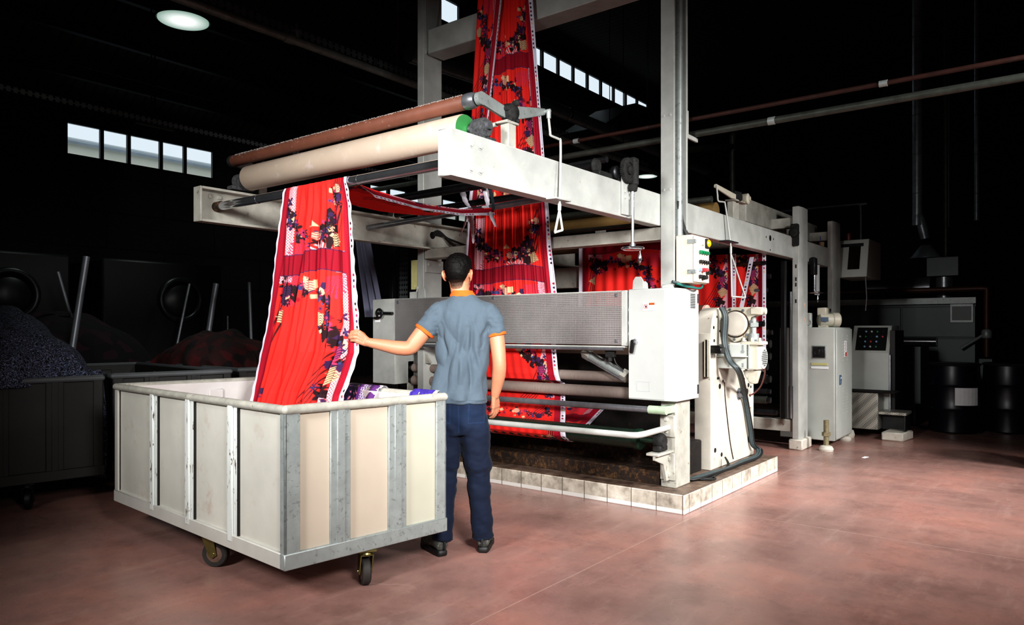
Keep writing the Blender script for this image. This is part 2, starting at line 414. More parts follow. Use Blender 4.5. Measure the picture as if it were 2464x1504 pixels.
    def mesh(self, name, origin=(0, 0, 0), mtx=None):
        bmesh.ops.recalc_face_normals(self.bm, faces=self.bm.faces)
        if mtx is not None: bmesh.ops.transform(self.bm, matrix=mtx, verts=self.bm.verts)
        o = Vector(origin)
        if o.length: bmesh.ops.translate(self.bm, vec=-o, verts=self.bm.verts)
        me = bpy.data.meshes.new(name); self.bm.to_mesh(me); self.bm.free()
        me.shade_smooth(); me.set_sharp_from_angle(angle=math.radians(38))
        return me

def base_of(p):
    """world origin of a thing or part (empties are not rotated)"""
    o = Vector((0, 0, 0))
    while p is not None:
        o += p.location; p = p.parent
    return o

def tag(o, label=None, cat=None, group=None, kind=None):
    if label: o['label'] = label
    if cat: o['category'] = cat
    if group: o['group'] = group
    if kind: o['kind'] = kind
    return o

def thing(name, label, cat, loc=(0, 0, 0), group=None, kind=None):
    o = bpy.data.objects.new(name, None); COL.objects.link(o); o.location = loc
    o.empty_display_size = .2
    return tag(o, label, cat, group, kind)

def part(name, mb, mat, parent=None, label=None, mtx=None):
    me = mb.mesh(name, base_of(parent) if parent is not None and mtx is None else (0, 0, 0), mtx)
    me.materials.append(mat)
    o = bpy.data.objects.new(name, me); COL.objects.link(o)
    if parent is not None: o.parent = parent
    if label: o['label'] = label
    return o

def single(name, mb, mat, label, cat, group=None, kind=None):
    """a thing that is one mesh, its origin at the middle of its base"""
    bm = mb.bm; xs = [v.co for v in bm.verts]
    lo = [min(c[i] for c in xs) for i in range(3)]; hi = [max(c[i] for c in xs) for i in range(3)]
    b = ((lo[0] + hi[0]) / 2, (lo[1] + hi[1]) / 2, lo[2])
    me = mb.mesh(name, b); me.materials.append(mat)
    o = bpy.data.objects.new(name, me); COL.objects.link(o); o.location = b
    return tag(o, label, cat, group, kind)

def structure(name, mb, mat, parent=None):
    me = mb.mesh(name); me.materials.append(mat)
    o = bpy.data.objects.new(name, me); COL.objects.link(o)
    if parent is not None: o.parent = parent
    else: o['kind'] = 'structure'
    return o

def dup(src, loc, label=None, group=None, rotz=None):
    r = src.copy(); COL.objects.link(r); r.location = loc
    if rotz is not None: r.rotation_euler.z = rotz
    if label: r['label'] = label
    if group: r['group'] = group
    for ch in list(src.children):
        c = ch.copy(); COL.objects.link(c); c.parent = r
        for g in list(ch.children):
            d = g.copy(); COL.objects.link(d); d.parent = c
    return r

def smooth_path(pts, k=6):
    """Catmull-Rom through the points"""
    P = [Vector(p) for p in pts]; out = []
    for i in range(len(P) - 1):
        p0, p1, p2, p3 = P[max(i - 1, 0)], P[i], P[i + 1], P[min(i + 2, len(P) - 1)]
        for j in range(k):
            t = j / k
            out.append(.5 * ((2 * p1) + (p2 - p0) * t + (2 * p0 - 5 * p1 + 4 * p2 - p3) * t * t + (3 * p1 - p0 - 3 * p2 + p3) * t ** 3))
    out.append(P[-1]); return out

def bolt(mb, c, axis, r=.014, h=.012):
    mb.lathe([(r, 0), (r, h * .7), (r * .8, h)], c, axis, 6)
    mb.lathe([(r * 1.35, 0), (r * 1.35, h * .2)], c, axis, 14)

def text_mesh(s, size, origin, right, up, depth=.0006):
    cu = bpy.data.curves.new('txt', 'FONT'); cu.body = s; cu.size = size; cu.extrude = depth; cu.resolution_u = 2
    ob = bpy.data.objects.new('txt', cu); COL.objects.link(ob)
    dg = bpy.context.evaluated_depsgraph_get()
    me = bpy.data.meshes.new_from_object(ob.evaluated_get(dg))
    bpy.data.objects.remove(ob); bpy.data.curves.remove(cu)
    r = Vector(right).normalized(); u = Vector(up).normalized(); n = r.cross(u)
    m = Matrix((r, u, n)).transposed().to_4x4(); m.translation = Vector(origin)
    mb = MB(); mb.bm.from_mesh(me); bmesh.ops.transform(mb.bm, matrix=m, verts=mb.bm.verts); bpy.data.meshes.remove(me)
    return mb
# ------------------------------------------------------------------ the hall
mb = MB(); mb.bm.faces.new([mb.bm.verts.new(p) for p in ((-7, -10, 0), (30, -10, 0), (30, 16, 0), (-7, 16, 0))]); structure('floor', mb, M['floor'])
def wall_with_openings(mb, axis_y, x0, x1, z0, z1, opens, th=.06):
    xs = sorted(opens); cur = x0
    for a, b, c, d in xs:
        mb.box(cur, a, axis_y, axis_y + th, z0, z1, 0)
        mb.box(a, b, axis_y, axis_y + th, z0, c, 0); mb.box(a, b, axis_y, axis_y + th, d, z1, 0)
        cur = b
    mb.box(cur, x1, axis_y, axis_y + th, z0, z1, 0)
rowA = (6.02, 9.18, 4.80, 5.48); rowB = (13.9, 18.4, 4.80, 5.48)
mb = MB(); wall_with_openings(mb, 16, -7, 30, 0, 6.2, [rowA, rowB]); structure('wall_left', mb, M['wall'])
mb = MB(); mb.box(30, 30.1, -10, 16, 0, 9.6, 0); structure('wall_far', mb, M['wall'])
mb = MB(); mb.box(-7, 30, -10.1, -10, 0, 9.6, 0); structure('wall_right', mb, M['wall'])
mb = MB(); mb.box(-7.1, -7, -10, 16, 0, 9.6, 0); structure('wall_near', mb, M['wall'])
mb = MB(); mb.box(-7, 30, -10, 12.1, 9.6, 9.7, 0)
mb.prism([(12.0, 8.3), (16.1, 6.0), (16.1, 6.1), (12.0, 8.4)], 'x', -7, 30); structure('ceiling', mb, M['ceil'])
opensC = [(12.55, 13.3, 8.66, 9.24), (16.0, 23.2, 8.66, 9.24)]
mb = MB(); wall_with_openings(mb, 12, -7, 30, 8.3, 9.6, opensC); structure('trim_1', mb, M['wall'])
for i, (y, z) in enumerate(((15.3, 6.28), (14.4, 6.8), (13.5, 7.3))):
    mb = MB(); mb.box(-7, 30, y - .06, y + .06, z - .12, z + .1, 0); structure('trim_%d' % (i + 2), mb, M['bg_dark'])
# windows: frames and glass
wn = 0
def window(x0, x1, y, z0, z1, fr=.05):
    global wn
    wn += 1
    mb = MB()
    mb.box(x0, x0 + fr, y - .02, y + .05, z0, z1, 0); mb.box(x1 - fr, x1, y - .02, y + .05, z0, z1, 0)
    mb.box(x0 + fr, x1 - fr, y - .02, y + .05, z0, z0 + fr, 0); mb.box(x0 + fr, x1 - fr, y - .02, y + .05, z1 - fr, z1, 0)
    w = structure('window_%d' % wn, mb, M['bg_dark'])
    mb = MB(); mb.box(x0 + fr, x1 - fr, y + .012, y + .018, z0 + fr, z1 - fr, 0); structure('pane', mb, M['glass'], w)
cuts = [6.02] + [at(p, 330, Y=16).x for p in (245, 310, 387.5, 445)] + [9.18]
for a, b in zip(cuts, cuts[1:]): window(a, b, 16, 4.80, 5.48, .035)
for k in range(6): window(13.9 + .75 * k, 14.65 + .75 * k, 16, 4.80, 5.48)
window(12.55, 13.3, 12, 8.66, 9.24, .02)
for k in range(9): window(16.0 + .8 * k, 16.8 + .8 * k, 12, 8.66, 9.24, .045)
t = thing('neighbouring_building', 'pale flat building with grey roof seen outside through the windows', 'building', (12, 31, 0))
mb = MB(); mb.box(-6, 34, 30, 30.3, 0, 8.37, 0); part('wall', mb, M['outside_wall'], t)
mb = MB(); mb.prism([(29.8, 8.36), (31.0, 8.72), (31.0, 8.6), (29.8, 8.26)], 'x', -6, 34); part('roof', mb, M['outside_roof'], t)
mb = MB(); mb.prism([(31.0, 8.72), (32.2, 9.06), (32.2, 8.9), (31.0, 8.6)], 'x', -6, 34); part('roof', mb, M['outside_roof2'], t)

# tiled plinth under the machine
mb = MB(); mb.box(4.82, 6.84, 2.21, 8.2, 0, .141, .006)
single('machine_plinth', mb, M['tile_side'], 'low white tiled plinth under the washing machine and drive column', 'plinth', kind='thing')

# ------------------------------------------------------------------ the washing machine frame
fr = thing('washing_machine', 'large off-white fabric washing machine frame with tall portal posts on tiled plinth', 'machine', (5.0, 3.7, .141))
def hpost(y0, y1, z0, z1, x0=4.97, x1=5.21, open_side=-1):
    mb = MB()
    mb.box(x0, x0 + .022, y0, y1, z0, z1, .002); mb.box(x1 - .022, x1, y0, y1, z0, z1, .002)
    ym = (y0 + y1) / 2 + .02
    mb.box(x0 + .02, x1 - .02, ym - .006, ym + .006, z0, z1, 0)
    return mb
mb = hpost(2.36, 2.467, .8, 5.4)
for z in (4.05, 3.98, 2.35, 2.9):
    bolt(mb, (4.97, 2.39, z), (-1, 0, 0), .009, .006); bolt(mb, (4.97, 2.44, z), (-1, 0, 0), .009, .006)
p = part('post', mb, M['frame'], fr)
mb = MB(); mb.box(4.985, 5.235, 2.352, 2.475, .141, .8, .006); part('post_base', mb, M['frame_old'], p)
mb = MB(); mb.tube([(5.12, 2.395, 1.9), (5.12, 2.395, 5.4)], .032, 16); part('conduit', mb, M['galv'], p)
mb = MB(); mb.box(4.98, 5.235, 4.95, 5.035, .141, 5.4, .006)
for z in (3.9, 3.72, 3.5, 3.25, 3.05, 2.8):
    for y in (4.97, 5.01): bolt(mb, (4.98, y, z), (-1, 0, 0), .008, .004)
p = part('post', mb, M['frame'], fr)
mb = MB(); mb.box(5.0, 5.24, 4.935, 4.952, 1.86, 1.98, .003)
for x in (5.04, 5.2): bolt(mb, (x, 4.935, 1.94), (0, -1, 0), .016, .01)
part('bolt_plate', mb, M['frame'], p)
mb = MB(); mb.prism([(4.99, 4.6), (5.2, 4.6), (5.12, 4.17), (5.0, 3.95), (4.99, 4.0)], 'y', 4.93, 4.948); part('gusset', mb, M['frame'], p)
# long side beams, the near one running on to the rear section
mb = MB(); mb.box(2.68, 9.6, 2.473, 2.567, 2.088, 2.326, .006)
for x in (2.83, 2.905):
    for z in (2.145, 2.272): bolt(mb, (x, 2.473, z), (0, -1, 0), .017, .012)
for x in (3.29, 3.60):
    for z in (2.16, 2.25): mb.cyl((x, 2.4725, z), (x, 2.471, z), .0085, n=12)
nb = part('beam', mb, M['frame'], fr)
mb = MB()
mb.box(5.215, 5.40, 2.462, 2.473, 2.095, 2.318, .002)
for x in (5.26, 5.36):
    for z in (2.14, 2.27): bolt(mb, (x, 2.462, z), (0, -1, 0), .014, .008)
part('splice_plate', mb, M['frame'], nb)
mb = MB(); 
for x, z, r in ((7.42, 2.235, .03), (7.30, 2.235, .01), (7.52, 2.235, .01), (7.42, 2.115, .01)): mb.cyl((x, 2.4728, z), (x, 2.4715, z), r, n=16)
part('bolt_hole', mb, M['black'], nb)
mb = MB()   # far beam: channel open towards the machine
mb.box(2.70, 7.6, 4.93, 4.945, 2.075, 2.322, .003); mb.box(2.70, 7.6, 4.85, 4.93, 2.305, 2.322, .003); mb.box(2.70, 7.6, 4.85, 4.93, 2.075, 2.092, .003)
mb.box(2.685, 2.70, 4.85, 4.945, 2.075, 2.322, .003)
for x in (2.80, 2.87): bolt(mb, (x, 4.93, 2.27), (0, -1, 0), .018, .012)
for x in (3.32,):
    for z in (2.16, 2.24): mb.cyl((x, 4.9298, z), (x, 4.928, z), .01, n=12)
for x in (4.85, 5.05, 5.4): bolt(mb, (x, 4.93, 2.285), (0, -1, 0), .014, .01)
fb = part('beam', mb, M['frame_old'], fr)
mb = MB(); mb.cyl((5.08, 4.9295, 2.22), (5.08, 4.926, 2.22), .035, n=20); part('cable_hole', mb, M['black'], fb)
for k in range(6):
    mb = MB(); e = 4.90 - .02 * (k % 3)
    mb.tube(smooth_path([(5.08, 4.94, 2.215 + .004 * k), (5.15, 4.90, 2.225 + .008 * k), (5.32, e, 2.20 - .012 * k), (5.55, e + .01, 2.165 - .015 * k), (5.8, 4.90, 2.13)]), .006, 8)
    part('cable', mb, M['cable_b'], fb)
# cross beams
mb = MB(); mb.box(4.98, 5.12, 2.47, 4.94, 1.985, 2.08, .005); part('cross_beam', mb, M['frame_old'], fr)
mb = MB(); mb.box(4.985, 5.2, 2.44, 4.90, 3.93, 4.165, .006); part('portal_beam', mb, M['frame'], fr)
mb = MB(); mb.box(5.0, 5.1, 2.5, 4.9, 1.40, 1.50, .005); part('cross_beam', mb, M['frame_old'], fr)
mb = MB(); mb.box(6.3, 6.4, 3.45, 4.94, 1.74, 1.95, .005)
for y in (3.98, 4.06, 4.14): mb.cyl((6.2995, y, 1.86), (6.298, y, 1.86), .025 if y == 4.06 else .01, n=14)
part('cross_beam', mb, M['frame_old'], fr)
mb = MB(); mb.box(6.25, 6.4, 4.95, 5.03, .141, 2.3, .005); part('post', mb, M['frame_old'], fr)
# two dark spreader tubes between the beams
mb = MB(); mb.tube([(4.54, 2.58, 2.365), (4.54, 4.91, 2.345)], .026, 16)
p = part('spreader_tube', mb, M['dark_steel'], fr)
mb = MB(); mb.prism([(4.50, 2.322), (4.60, 2.322), (4.565, 2.38), (4.515, 2.38)], 'y', 4.86, 4.93); part('bracket', mb, M['frame_old'], p)
mb = MB(); mb.tube([(4.38, 2.58, 2.49), (4.38, 4.91, 2.45)], .022, 16); part('spreader_tube', mb, M['dark_steel'], fr)
mb = MB(); mb.tube([(4.27, 2.575, 2.265), (4.27, 4.92, 2.205)], .024, 16); part('guide_rod', mb, M['steel'], fr)
# chrome bar at the front of the cantilever
mb = MB(); mb.tube([(2.85, 2.57, 2.20), (2.85, 4.925, 2.20)], .030, 24)
for y in (3.36, 4.40): mb.tube([(2.85, y, 2.20), (2.85, y + .008, 2.20)], .0315, 24)
p = part('chrome_bar', mb, M['chrome'], fr)
mb = MB(); mb.tube([(2.85, 4.86, 2.20), (2.85, 4.93, 2.20)], .036, 18); part('collar', mb, M['rust'], p)
# perforated guard between the posts
mb = MB(); mb.box(4.875, 4.881, 2.745, 5.235, 1.198, 1.602, 0); gp = part('guard_panel', mb, M['perf'], fr)
mb = MB(); mb.box(4.88, 4.95, 2.72, 5.24, 1.602, 1.61, .002); mb.box(4.88, 4.95, 2.72, 5.24, 1.175, 1.188, .002); mb.box(4.87, 4.95, 2.70, 2.745, 1.19, 1.61, .003)
part('guard_frame', mb, M['frame'], gp)
mb = MB()
for y, z in ((2.79, 1.575), (2.79, 1.225), (5.19, 1.575), (4.0, 1.585)): bolt(mb, (4.874, y, z), (-1, 0, 0), .012, .006)
part('screw', mb, M['steel'], gp)
mb = MB(); mb.tube([(4.86, 2.72, 1.165), (4.86, 5.2, 1.165)], .013, 12); part('guard_rail', mb, M['steel'], fr)
for y in (2.62, 4.90):
    mb = MB(); mb.prism([(y - .045, 1.61), (y + .045, 1.61), (y + .04, 1.68), (y + .02, 1.71), (y - .02, 1.71), (y - .04, 1.68)], 'x', 4.90, 4.915)
    mb.cyl((4.899, y, 1.675), (4.8985, y, 1.675), .02, n=16)
    part('lifting_eye', mb, M['frame'], fr)
# housing at the far end of the guard
mb = MB(); mb.box(4.885, 5.25, 5.245, 5.565, .78, 1.612, .006); eh = part('end_housing', mb, M['frame'], fr)
mb = MB(); mb.torus((4.845, 5.425, 1.47), (1, 0, 0), .042, .010, 28, 8); mb.cyl((4.885, 5.425, 1.47), (4.83, 5.425, 1.47), .013); mb.box(4.838, 4.85, 5.385, 5.465, 1.464, 1.476, .002)
mb.tube([(4.845, 5.42, 1.43), (4.845, 5.50, 1.425)], .012, 10); mb.tube([(4.86, 5.42, 1.475), (4.86, 5.25, 1.47)], .014, 10)
part('handwheel', mb, M['black'], eh)
mb = MB(); mb.box(4.881, 4.884, 5.455, 5.525, 1.385, 1.46, 0); st = part('sticker', mb, M['paper'], eh)
mb = MB(); mb.torus((4.8805, 5.49, 1.43), (1, 0, 0), .016, .004, 20, 6); part('ring_mark', mb, M['sign_red'], eh)
mb = MB(); mb.box(5.0, 5.012, 5.05, 5.14, 1.70, 1.985, .002)
for z in (1.735, 1.95): mb.box(4.995, 5.0, 5.085, 5.105, z - .012, z + .012, .001)
part('cover_plate', mb, M['yellow_plate'], fr)
mb = MB(); mb.box(4.95, 4.99, 4.97, 5.11, 1.612, 1.675, .003); bolt(mb, (4.97, 5.02, 1.675), (0, 0, 1), .012, .05); part('latch_block', mb, M['frame'], fr)
mb = MB(); mb.box(4.905, 4.99, 5.02, 5.24, 1.2, 1.6, .003); part('end_bracket', mb, M['dark_steel'], fr)
# squeezing mechanism in the gap beside the cabinet
mb = MB()
for z in (1.28, 1.36, 1.46): mb.lathe([(.035, 0), (.04, .02), (.03, .05), (.042, .07)], (4.93, 2.745, z), (0, -1, 0), 14)
part('spindle_end', mb, M['galv'], fr)
# air cylinder under the guard
c0 = Vector((5.02, 3.17, 1.13)); c1 = Vector((5.0, 2.78, .955)); dd = (c1 - c0).normalized()
mb = MB(); mb.tube([c0 + dd * .06, c1], .036, 18); cy_ = part('air_cylinder', mb, M['galv'], fr)
mb = MB()
for q, l in ((c0, .07), (c1 - dd * .03, .05)): mb.tube([q, q + dd * l], .05, 4)
part('end_cap', mb, M['frame_old'], cy_)
mb = MB()
for s in (-.034, .034): mb.tube([c0 + Vector((-.036, 0, s)), c1 + Vector((-.036, 0, s))], .005, 8)
part('tie_rod', mb, M['steel'], cy_)
mb = MB(); mb.tube(smooth_path([(4.96, 3.06, 1.13), (4.94, 2.95, 1.08), (4.93, 2.86, 1.12), (4.93, 2.82, 1.05), (4.95, 2.77, 1.0)]), .006, 8); part('air_hose', mb, M['cable_b'], cy_)
mb = MB(); mb.box(4.89, 4.93, 2.82, 2.90, 1.10, 1.165, .004); mb.cyl((4.90, 2.86, 1.10), (4.90, 2.86, 1.07), .018); part('valve', mb, M['grime'], fr)
mb = MB(); mb.prism([(5.10, 1.17), (5.02, 1.17), (4.88, .99), (4.98, .99)], 'x', 5.0, 5.03); part('support_arm', mb, M['frame_old'], fr)
# wrapped rollers and rods below the guard
for z, r in ((.935, .041), (.812, .047)):
    mb = MB(); mb.tube([(5.10, 2.60, z), (5.10, 5.20, z)], r, 24); q = part('wrapped_roller', mb, M['roll_wrap'], fr)
    mb = MB(); mb.tube([(5.10, 5.20, z), (5.10, 5.26, z)], r * .8, 18); part('roller_end', mb, M['black'], q)
mb = MB(); mb.box(5.06, 5.14, 5.245, 5.262, .70, 1.0, .003); part('roller_plate', mb, M['frame_old'], fr)
mb = MB(); mb.tube([(4.85, 2.47, .725), (4.85, 5.1, .715)], .024, 18); q = part('chrome_rod', mb, M['steel'], fr)
mb = MB(); mb.tube([(4.85, 2.36, .727), (4.85, 2.50, .726)], .031, 16); mb.box(4.83, 4.99, 2.36, 2.42, .70, .755, .004); part('rod_socket', mb, plain('pale_green_paint', '#a9bda2', .5, 0, .1, 12), q)
mb = MB(); mb.tube(smooth_path([(4.98, 2.405, .59), (4.72, 2.405, .585), (4.56, 2.41, .583), (4.50, 2.45, .582), (4.50, 2.6, .58), (4.50, 3.2, .575), (4.50, 4.8, .565)], 5), .022, 14); part('guard_bar', mb, M['frame'], fr)
mb = MB(); mb.tube([(4.86, 2.60, .50), (4.86, 5.0, .50)], .072, 28); q = part('bottom_roller', mb, M['roll_green'], fr)
mb = MB(); mb.tube([(4.86, 2.57, .50), (4.86, 2.605, .50)], .078, 28); part('end_ring', mb, M['green_dk'], q)
mb = MB(); mb.tube([(4.86, 2.40, .50), (4.86, 2.58, .50)], .022, 14); part('shaft', mb, M['green_dk'], q)
mb = MB(); mb.lathe([(.055, 0), (.06, .02), (.06, .05), (.045, .07)], (4.86, 2.45, .50), (0, -1, 0), 22); mb.box(4.80, 4.92, 2.385, 2.45, .43, .47, .006); part('bearing', mb, M['grime'], q)
mb = MB()
mb.box(4.74, 4.99, 2.37, 2.47, .405, .425, .004); mb.prism([(4.75, .405), (4.985, .405), (4.985, .20), (4.93, .20), (4.88, .33), (4.75, .375)], 'y', 2.40, 2.42)
mb.box(4.965, 4.985, 2.355, 2.47, .20, .40, .004)
for z in (.24, .36): bolt(mb, (4.965, 2.40, z), (-1, 0, 0), .018, .012)
mb.box(4.962, 4.985, 2.355, 2.47, .52, .68, .004)
for z in (.56, .65): bolt(mb, (4.962, 2.42, z), (-1, 0, 0), .016, .012)
part('bearing_bracket', mb, M['frame_old'], fr)
mb = MB()
mb.box(5.02, 5.05, 2.50, 5.2, .141, .245, .004); mb.box(5.05, 5.30, 2.50, 5.2, .225, .245, .004); mb.box(5.26, 5.29, 2.50, 5.2, .24, .46, .004); mb.box(5.20, 5.30, 2.50, 5.2, .44, .47, .01)
part('drip_tray', mb, M['rust'], fr)
mb = MB(); mb.box(5.32, 5.75, 2.48, 5.2, .141, .40, .01); mb.box(5.34, 6.7, 2.5, 2.6, .141, .36, .008); part('trough', mb, M['rust_dk'], fr)
mb = MB(); mb.box(5.5, 5.52, 2.55, 4.9, .35, 1.1, .004); part('back_plate', mb, M['rust_dk'], fr)
mb = MB(); mb.box(5.6, 5.62, 2.47, 4.9, .75, 1.2, .004); part('splash_plate', mb, plain('brown_plate', '#7a6556', .6, .2, .15, 4), fr)

# ------------------------------------------------------------------ rollers on the cantilever
def pillow(mb, x, y, z, r=.055):
    mb.lathe([(r * .75, -.045), (r, -.035), (r, .03), (r * .8, .045), (r * .45, .045)], (x, y, z), (0, -1, 0), 24)
    mb.box(x - r * 1.7, x + r * 1.7, y - .035, y + .035, z - r * 1.25, z - r * .75, .006)
cr = thing('cream_roller', 'thick cream drive roller with green end disc on the front cantilever', 'roller', (3.02, 3.7, 2.326))
mb = MB(); mb.lathe([(.083, 0), (.089, .01), (.089, 2.09), (.083, 2.10)], (3.02, 2.675, 2.415), (0, 1, 0), 48); part('sleeve', mb, M['roll_cream'], cr)
mb = MB(); mb.lathe([(.084, 0), (.084, .006), (.03, .012), (.03, .03), (.02, .03)], (3.02, 2.676, 2.415), (0, -1, 0), 40); part('end_disc', mb, M['green'], cr)
mb = MB(); mb.tube([(3.02, 2.5, 2.415), (3.02, 4.95, 2.415)], .022, 16); part('shaft', mb, M['steel'], cr)
for y in (2.565, 4.885):
    mb = MB(); pillow(mb, 3.02, y, 2.405, .056); part('bearing', mb, M['lint'], cr)
br_ = thing('brown_roller', 'thin brown rubber pressure roller lying above the thick cream roller', 'roller', (3.1, 3.7, 2.326))
mb = MB(); mb.lathe([(.036, 0), (.041, .008), (.041, 2.28), (.036, 2.29)], (2.985, 2.635, 2.555), (0, 1, 0), 40); part('sleeve', mb, M['roll_brown'], br_)
mb = MB()
for k in range(1500):
    y = 2.66 + 2.22 * k / 1500 + random.uniform(-.004, .004); a = random.gauss(.1, .42)
    p0 = Vector((2.985 - math.sin(a) * .0405, y, 2.555 + math.cos(a) * .0405)); p1 = p0 + Vector((random.uniform(-.006, .004), random.uniform(-.008, .008), random.uniform(.001, .006)))
    mb.tube([p0, (p0 + p1) / 2 + Vector((0, .002, .0015)), p1], [.0016, .0013, .0005], 4, cap=False)
o_ = part('lint_fuzz', mb, M['fuzz'], br_); o_['kind'] = 'stuff'
mb = MB(); mb.lathe([(.030, 0), (.043, 0), (.045, .02), (.044, .05), (.036, .07)], (2.985, 2.64, 2.555), (0, -1, 0), 30); part('end_cap', mb, M['steel'], br_)
mb = MB(); mb.lathe([(.03, 0), (.043, 0), (.043, .03), (.02, .05)], (2.985, 4.92, 2.555), (0, 1, 0), 24); part('end_cap', mb, M['grime'], br_)
for y, full in ((2.545, True), (4.95, False)):
    mb = MB(); mb.prism([(2.955, 2.535), (2.965, 2.585), (3.0, 2.595), (3.24, 2.555), (3.25, 2.50), (3.20, 2.495)], 'y', y - .015, y + .012, .004); mb.lathe([(.036, 0), (.036, .03)], (2.985, y + .01, 2.555), (0, -1, 0), 24)
    part('swing_arm', mb, M['galv'], br_)
    mb = MB(); mb.lathe([(.05, 0), (.055, .02), (.05, .06), (.03, .075)], (3.235, y + .02, 2.535), (0, -1, 0), 14)
    for k in range(16): mb.ell((3.235 + random.uniform(-.05, .05), y - random.uniform(0, .05), 2.53 + random.uniform(-.05, .06)), .02, .018, .018, 6)
    part('pivot_bearing', mb, M['grime'], br_)
    mb = MB(); mb.box(3.165, 3.275, y - .045, y + .035, 2.465, 2.48, .003); mb.box(3.185, 3.255, y - .04, y + .02, 2.326, 2.465, .004); part('stand', mb, M['frame_old'], br_)
mb = MB(); mb.prism([(3.27, 2.50), (3.53, 2.585), (3.545, 2.60), (3.53, 2.625), (3.27, 2.575)], 'y', 2.50, 2.512, .003)
lv = part('lever', mb, M['galv'], br_)
mb = MB(); mb.cyl((3.53, 2.515, 2.605), (3.53, 2.465, 2.605), .012); mb.tube([(3.53, 2.475, 2.61), (3.53, 2.475, 2.56)], .014, 12); part('clevis', mb, M['galv'], lv)
mb = MB(); mb.tube([(3.2, 2.60, 2.475), (3.2, 4.9, 2.475)], .014, 12); part('torque_rod', mb, M['frame_old'], br_)
def pull_rod(name, root, pts, hang):
    mb = MB(); mb.tube(smooth_path(pts, 4), .0075, 10)
    a, b, c = hang
    mb.tube([pts[-1], a], .011, 10); mb.tube(smooth_path([a, b], 2), .0075, 10); mb.tube([b, c], .0075, 10); mb.tube([c, a], .0075, 10)
    part(name, mb, M['frame'], root)
pull_rod('pull_handle', br_, [(3.53, 2.475, 2.56), (3.53, 2.465, 2.48), (3.535, 2.462, 2.458), (3.61, 2.458, 2.452), (3.625, 2.455, 2.43), (3.60, 2.44, 2.2), (3.585, 2.435, 2.06)],
          ((3.583, 2.435, 2.02), (3.53, 2.43, 1.885), (3.60, 2.425, 1.905)))
mb = MB(); mb.box(3.50, 3.66, 2.40, 2.475, 2.078, 2.087, .002); part('rod_guide', mb, M['frame'], br_)

# adjusting gear with its handwheel
gw = thing('adjusting_gear', 'blackened worm gear with chrome rod and handwheel hanging from the near beam', 'gear', (4.42, 2.44, 1.86))
mb = MB(); mb.lathe([(.03, 0), (.078, 0), (.082, .01), (.082, .03), (.07, .036), (.055, .036), (.052, .026), (.03, .026), (.028, .04), (.01, .045)], (4.42, 2.455, 2.40), (0, -1, 0), 40)
for k in range(40):
    a = 2 * PI * k / 40; mb.box(4.42 + .083 * math.cos(a) - .004, 4.42 + .083 * math.cos(a) + .004, 2.427, 2.453, 2.40 + .083 * math.sin(a) - .004, 2.40 + .083 * math.sin(a) + .004, 0)
part('gear_wheel', mb, M['grime'], gw)
mb = MB(); mb.lathe([(.02, 0), (.033, .01), (.033, .16), (.02, .17)], (4.49, 2.43, 2.475), (0, 0, -1), 18); mb.box(4.46, 4.53, 2.41, 2.47, 2.46, 2.50, .008); mb.lathe([(.03, 0), (.036, .02), (.03, .045)], (4.47, 2.43, 2.31), (0, 0, -1), 16); part('worm_case', mb, M['grime'], gw)
mb = MB(); mb.box(4.38, 4.50, 2.455, 2.472, 2.10, 2.36, .003)
for x in (4.41, 4.47):
    for z in (2.22, 2.26): bolt(mb, (x, 2.455, z), (0, -1, 0), .013, .008)
part('mount_plate', mb, M['frame'], gw)
mb = MB(); mb.tube([(4.47, 2.43, 2.27), (4.47, 2.43, 1.885)], .0115, 14); part('rod', mb, M['chrome'], gw)
mb = MB(); mb.lathe([(.02, .03), (.02, -.01), (.055, -.012), (.074, -.004), (.078, 0), (.074, .006), (.05, -.002)], (4.47, 2.43, 1.875), (0, 0, 1), 36); mb.torus((4.47, 2.43, 1.872), (0, 0, 1), .072, .009, 40, 8); hw = part('handwheel', mb, M['chrome'], gw)
mb = MB(); mb.lathe([(.005, 0), (.007, .02), (.014, .045), (.015, .065), (.008, .085), (.002, .09)], (4.535, 2.41, 1.865), (0, 0, -1), 16); part('crank_grip', mb, M['chrome'], hw)
mb = MB(); mb.tube([(4.42, 2.455, 2.40), (4.42, 2.60, 2.40)], .022, 16); mb.lathe([(.035, 0), (.045, .015), (.045, .04), (.03, .05)], (4.36, 2.53, 2.385), (0, -1, 0), 18); part('stub_shaft', mb, M['dark_steel'], gw)
rt = thing('spreader_roller', 'short dark steel roller end lying on the near beam before the gear', 'roller', (4.2, 3.0, 2.326))
mb = MB(); mb.tube([(4.2, 2.56, 2.41), (4.2, 4.9, 2.40)], .033, 20); part('tube', mb, M['dark_steel'], rt)
mb = MB(); mb.lathe([(.05, 0), (.053, .01), (.04, .03)], (4.2, 2.57, 2.41), (0, -1, 0), 20); mb.box(4.15, 4.32, 2.50, 2.56, 2.326, 2.37, .006); part('end_bearing', mb, M['grime'], rt)

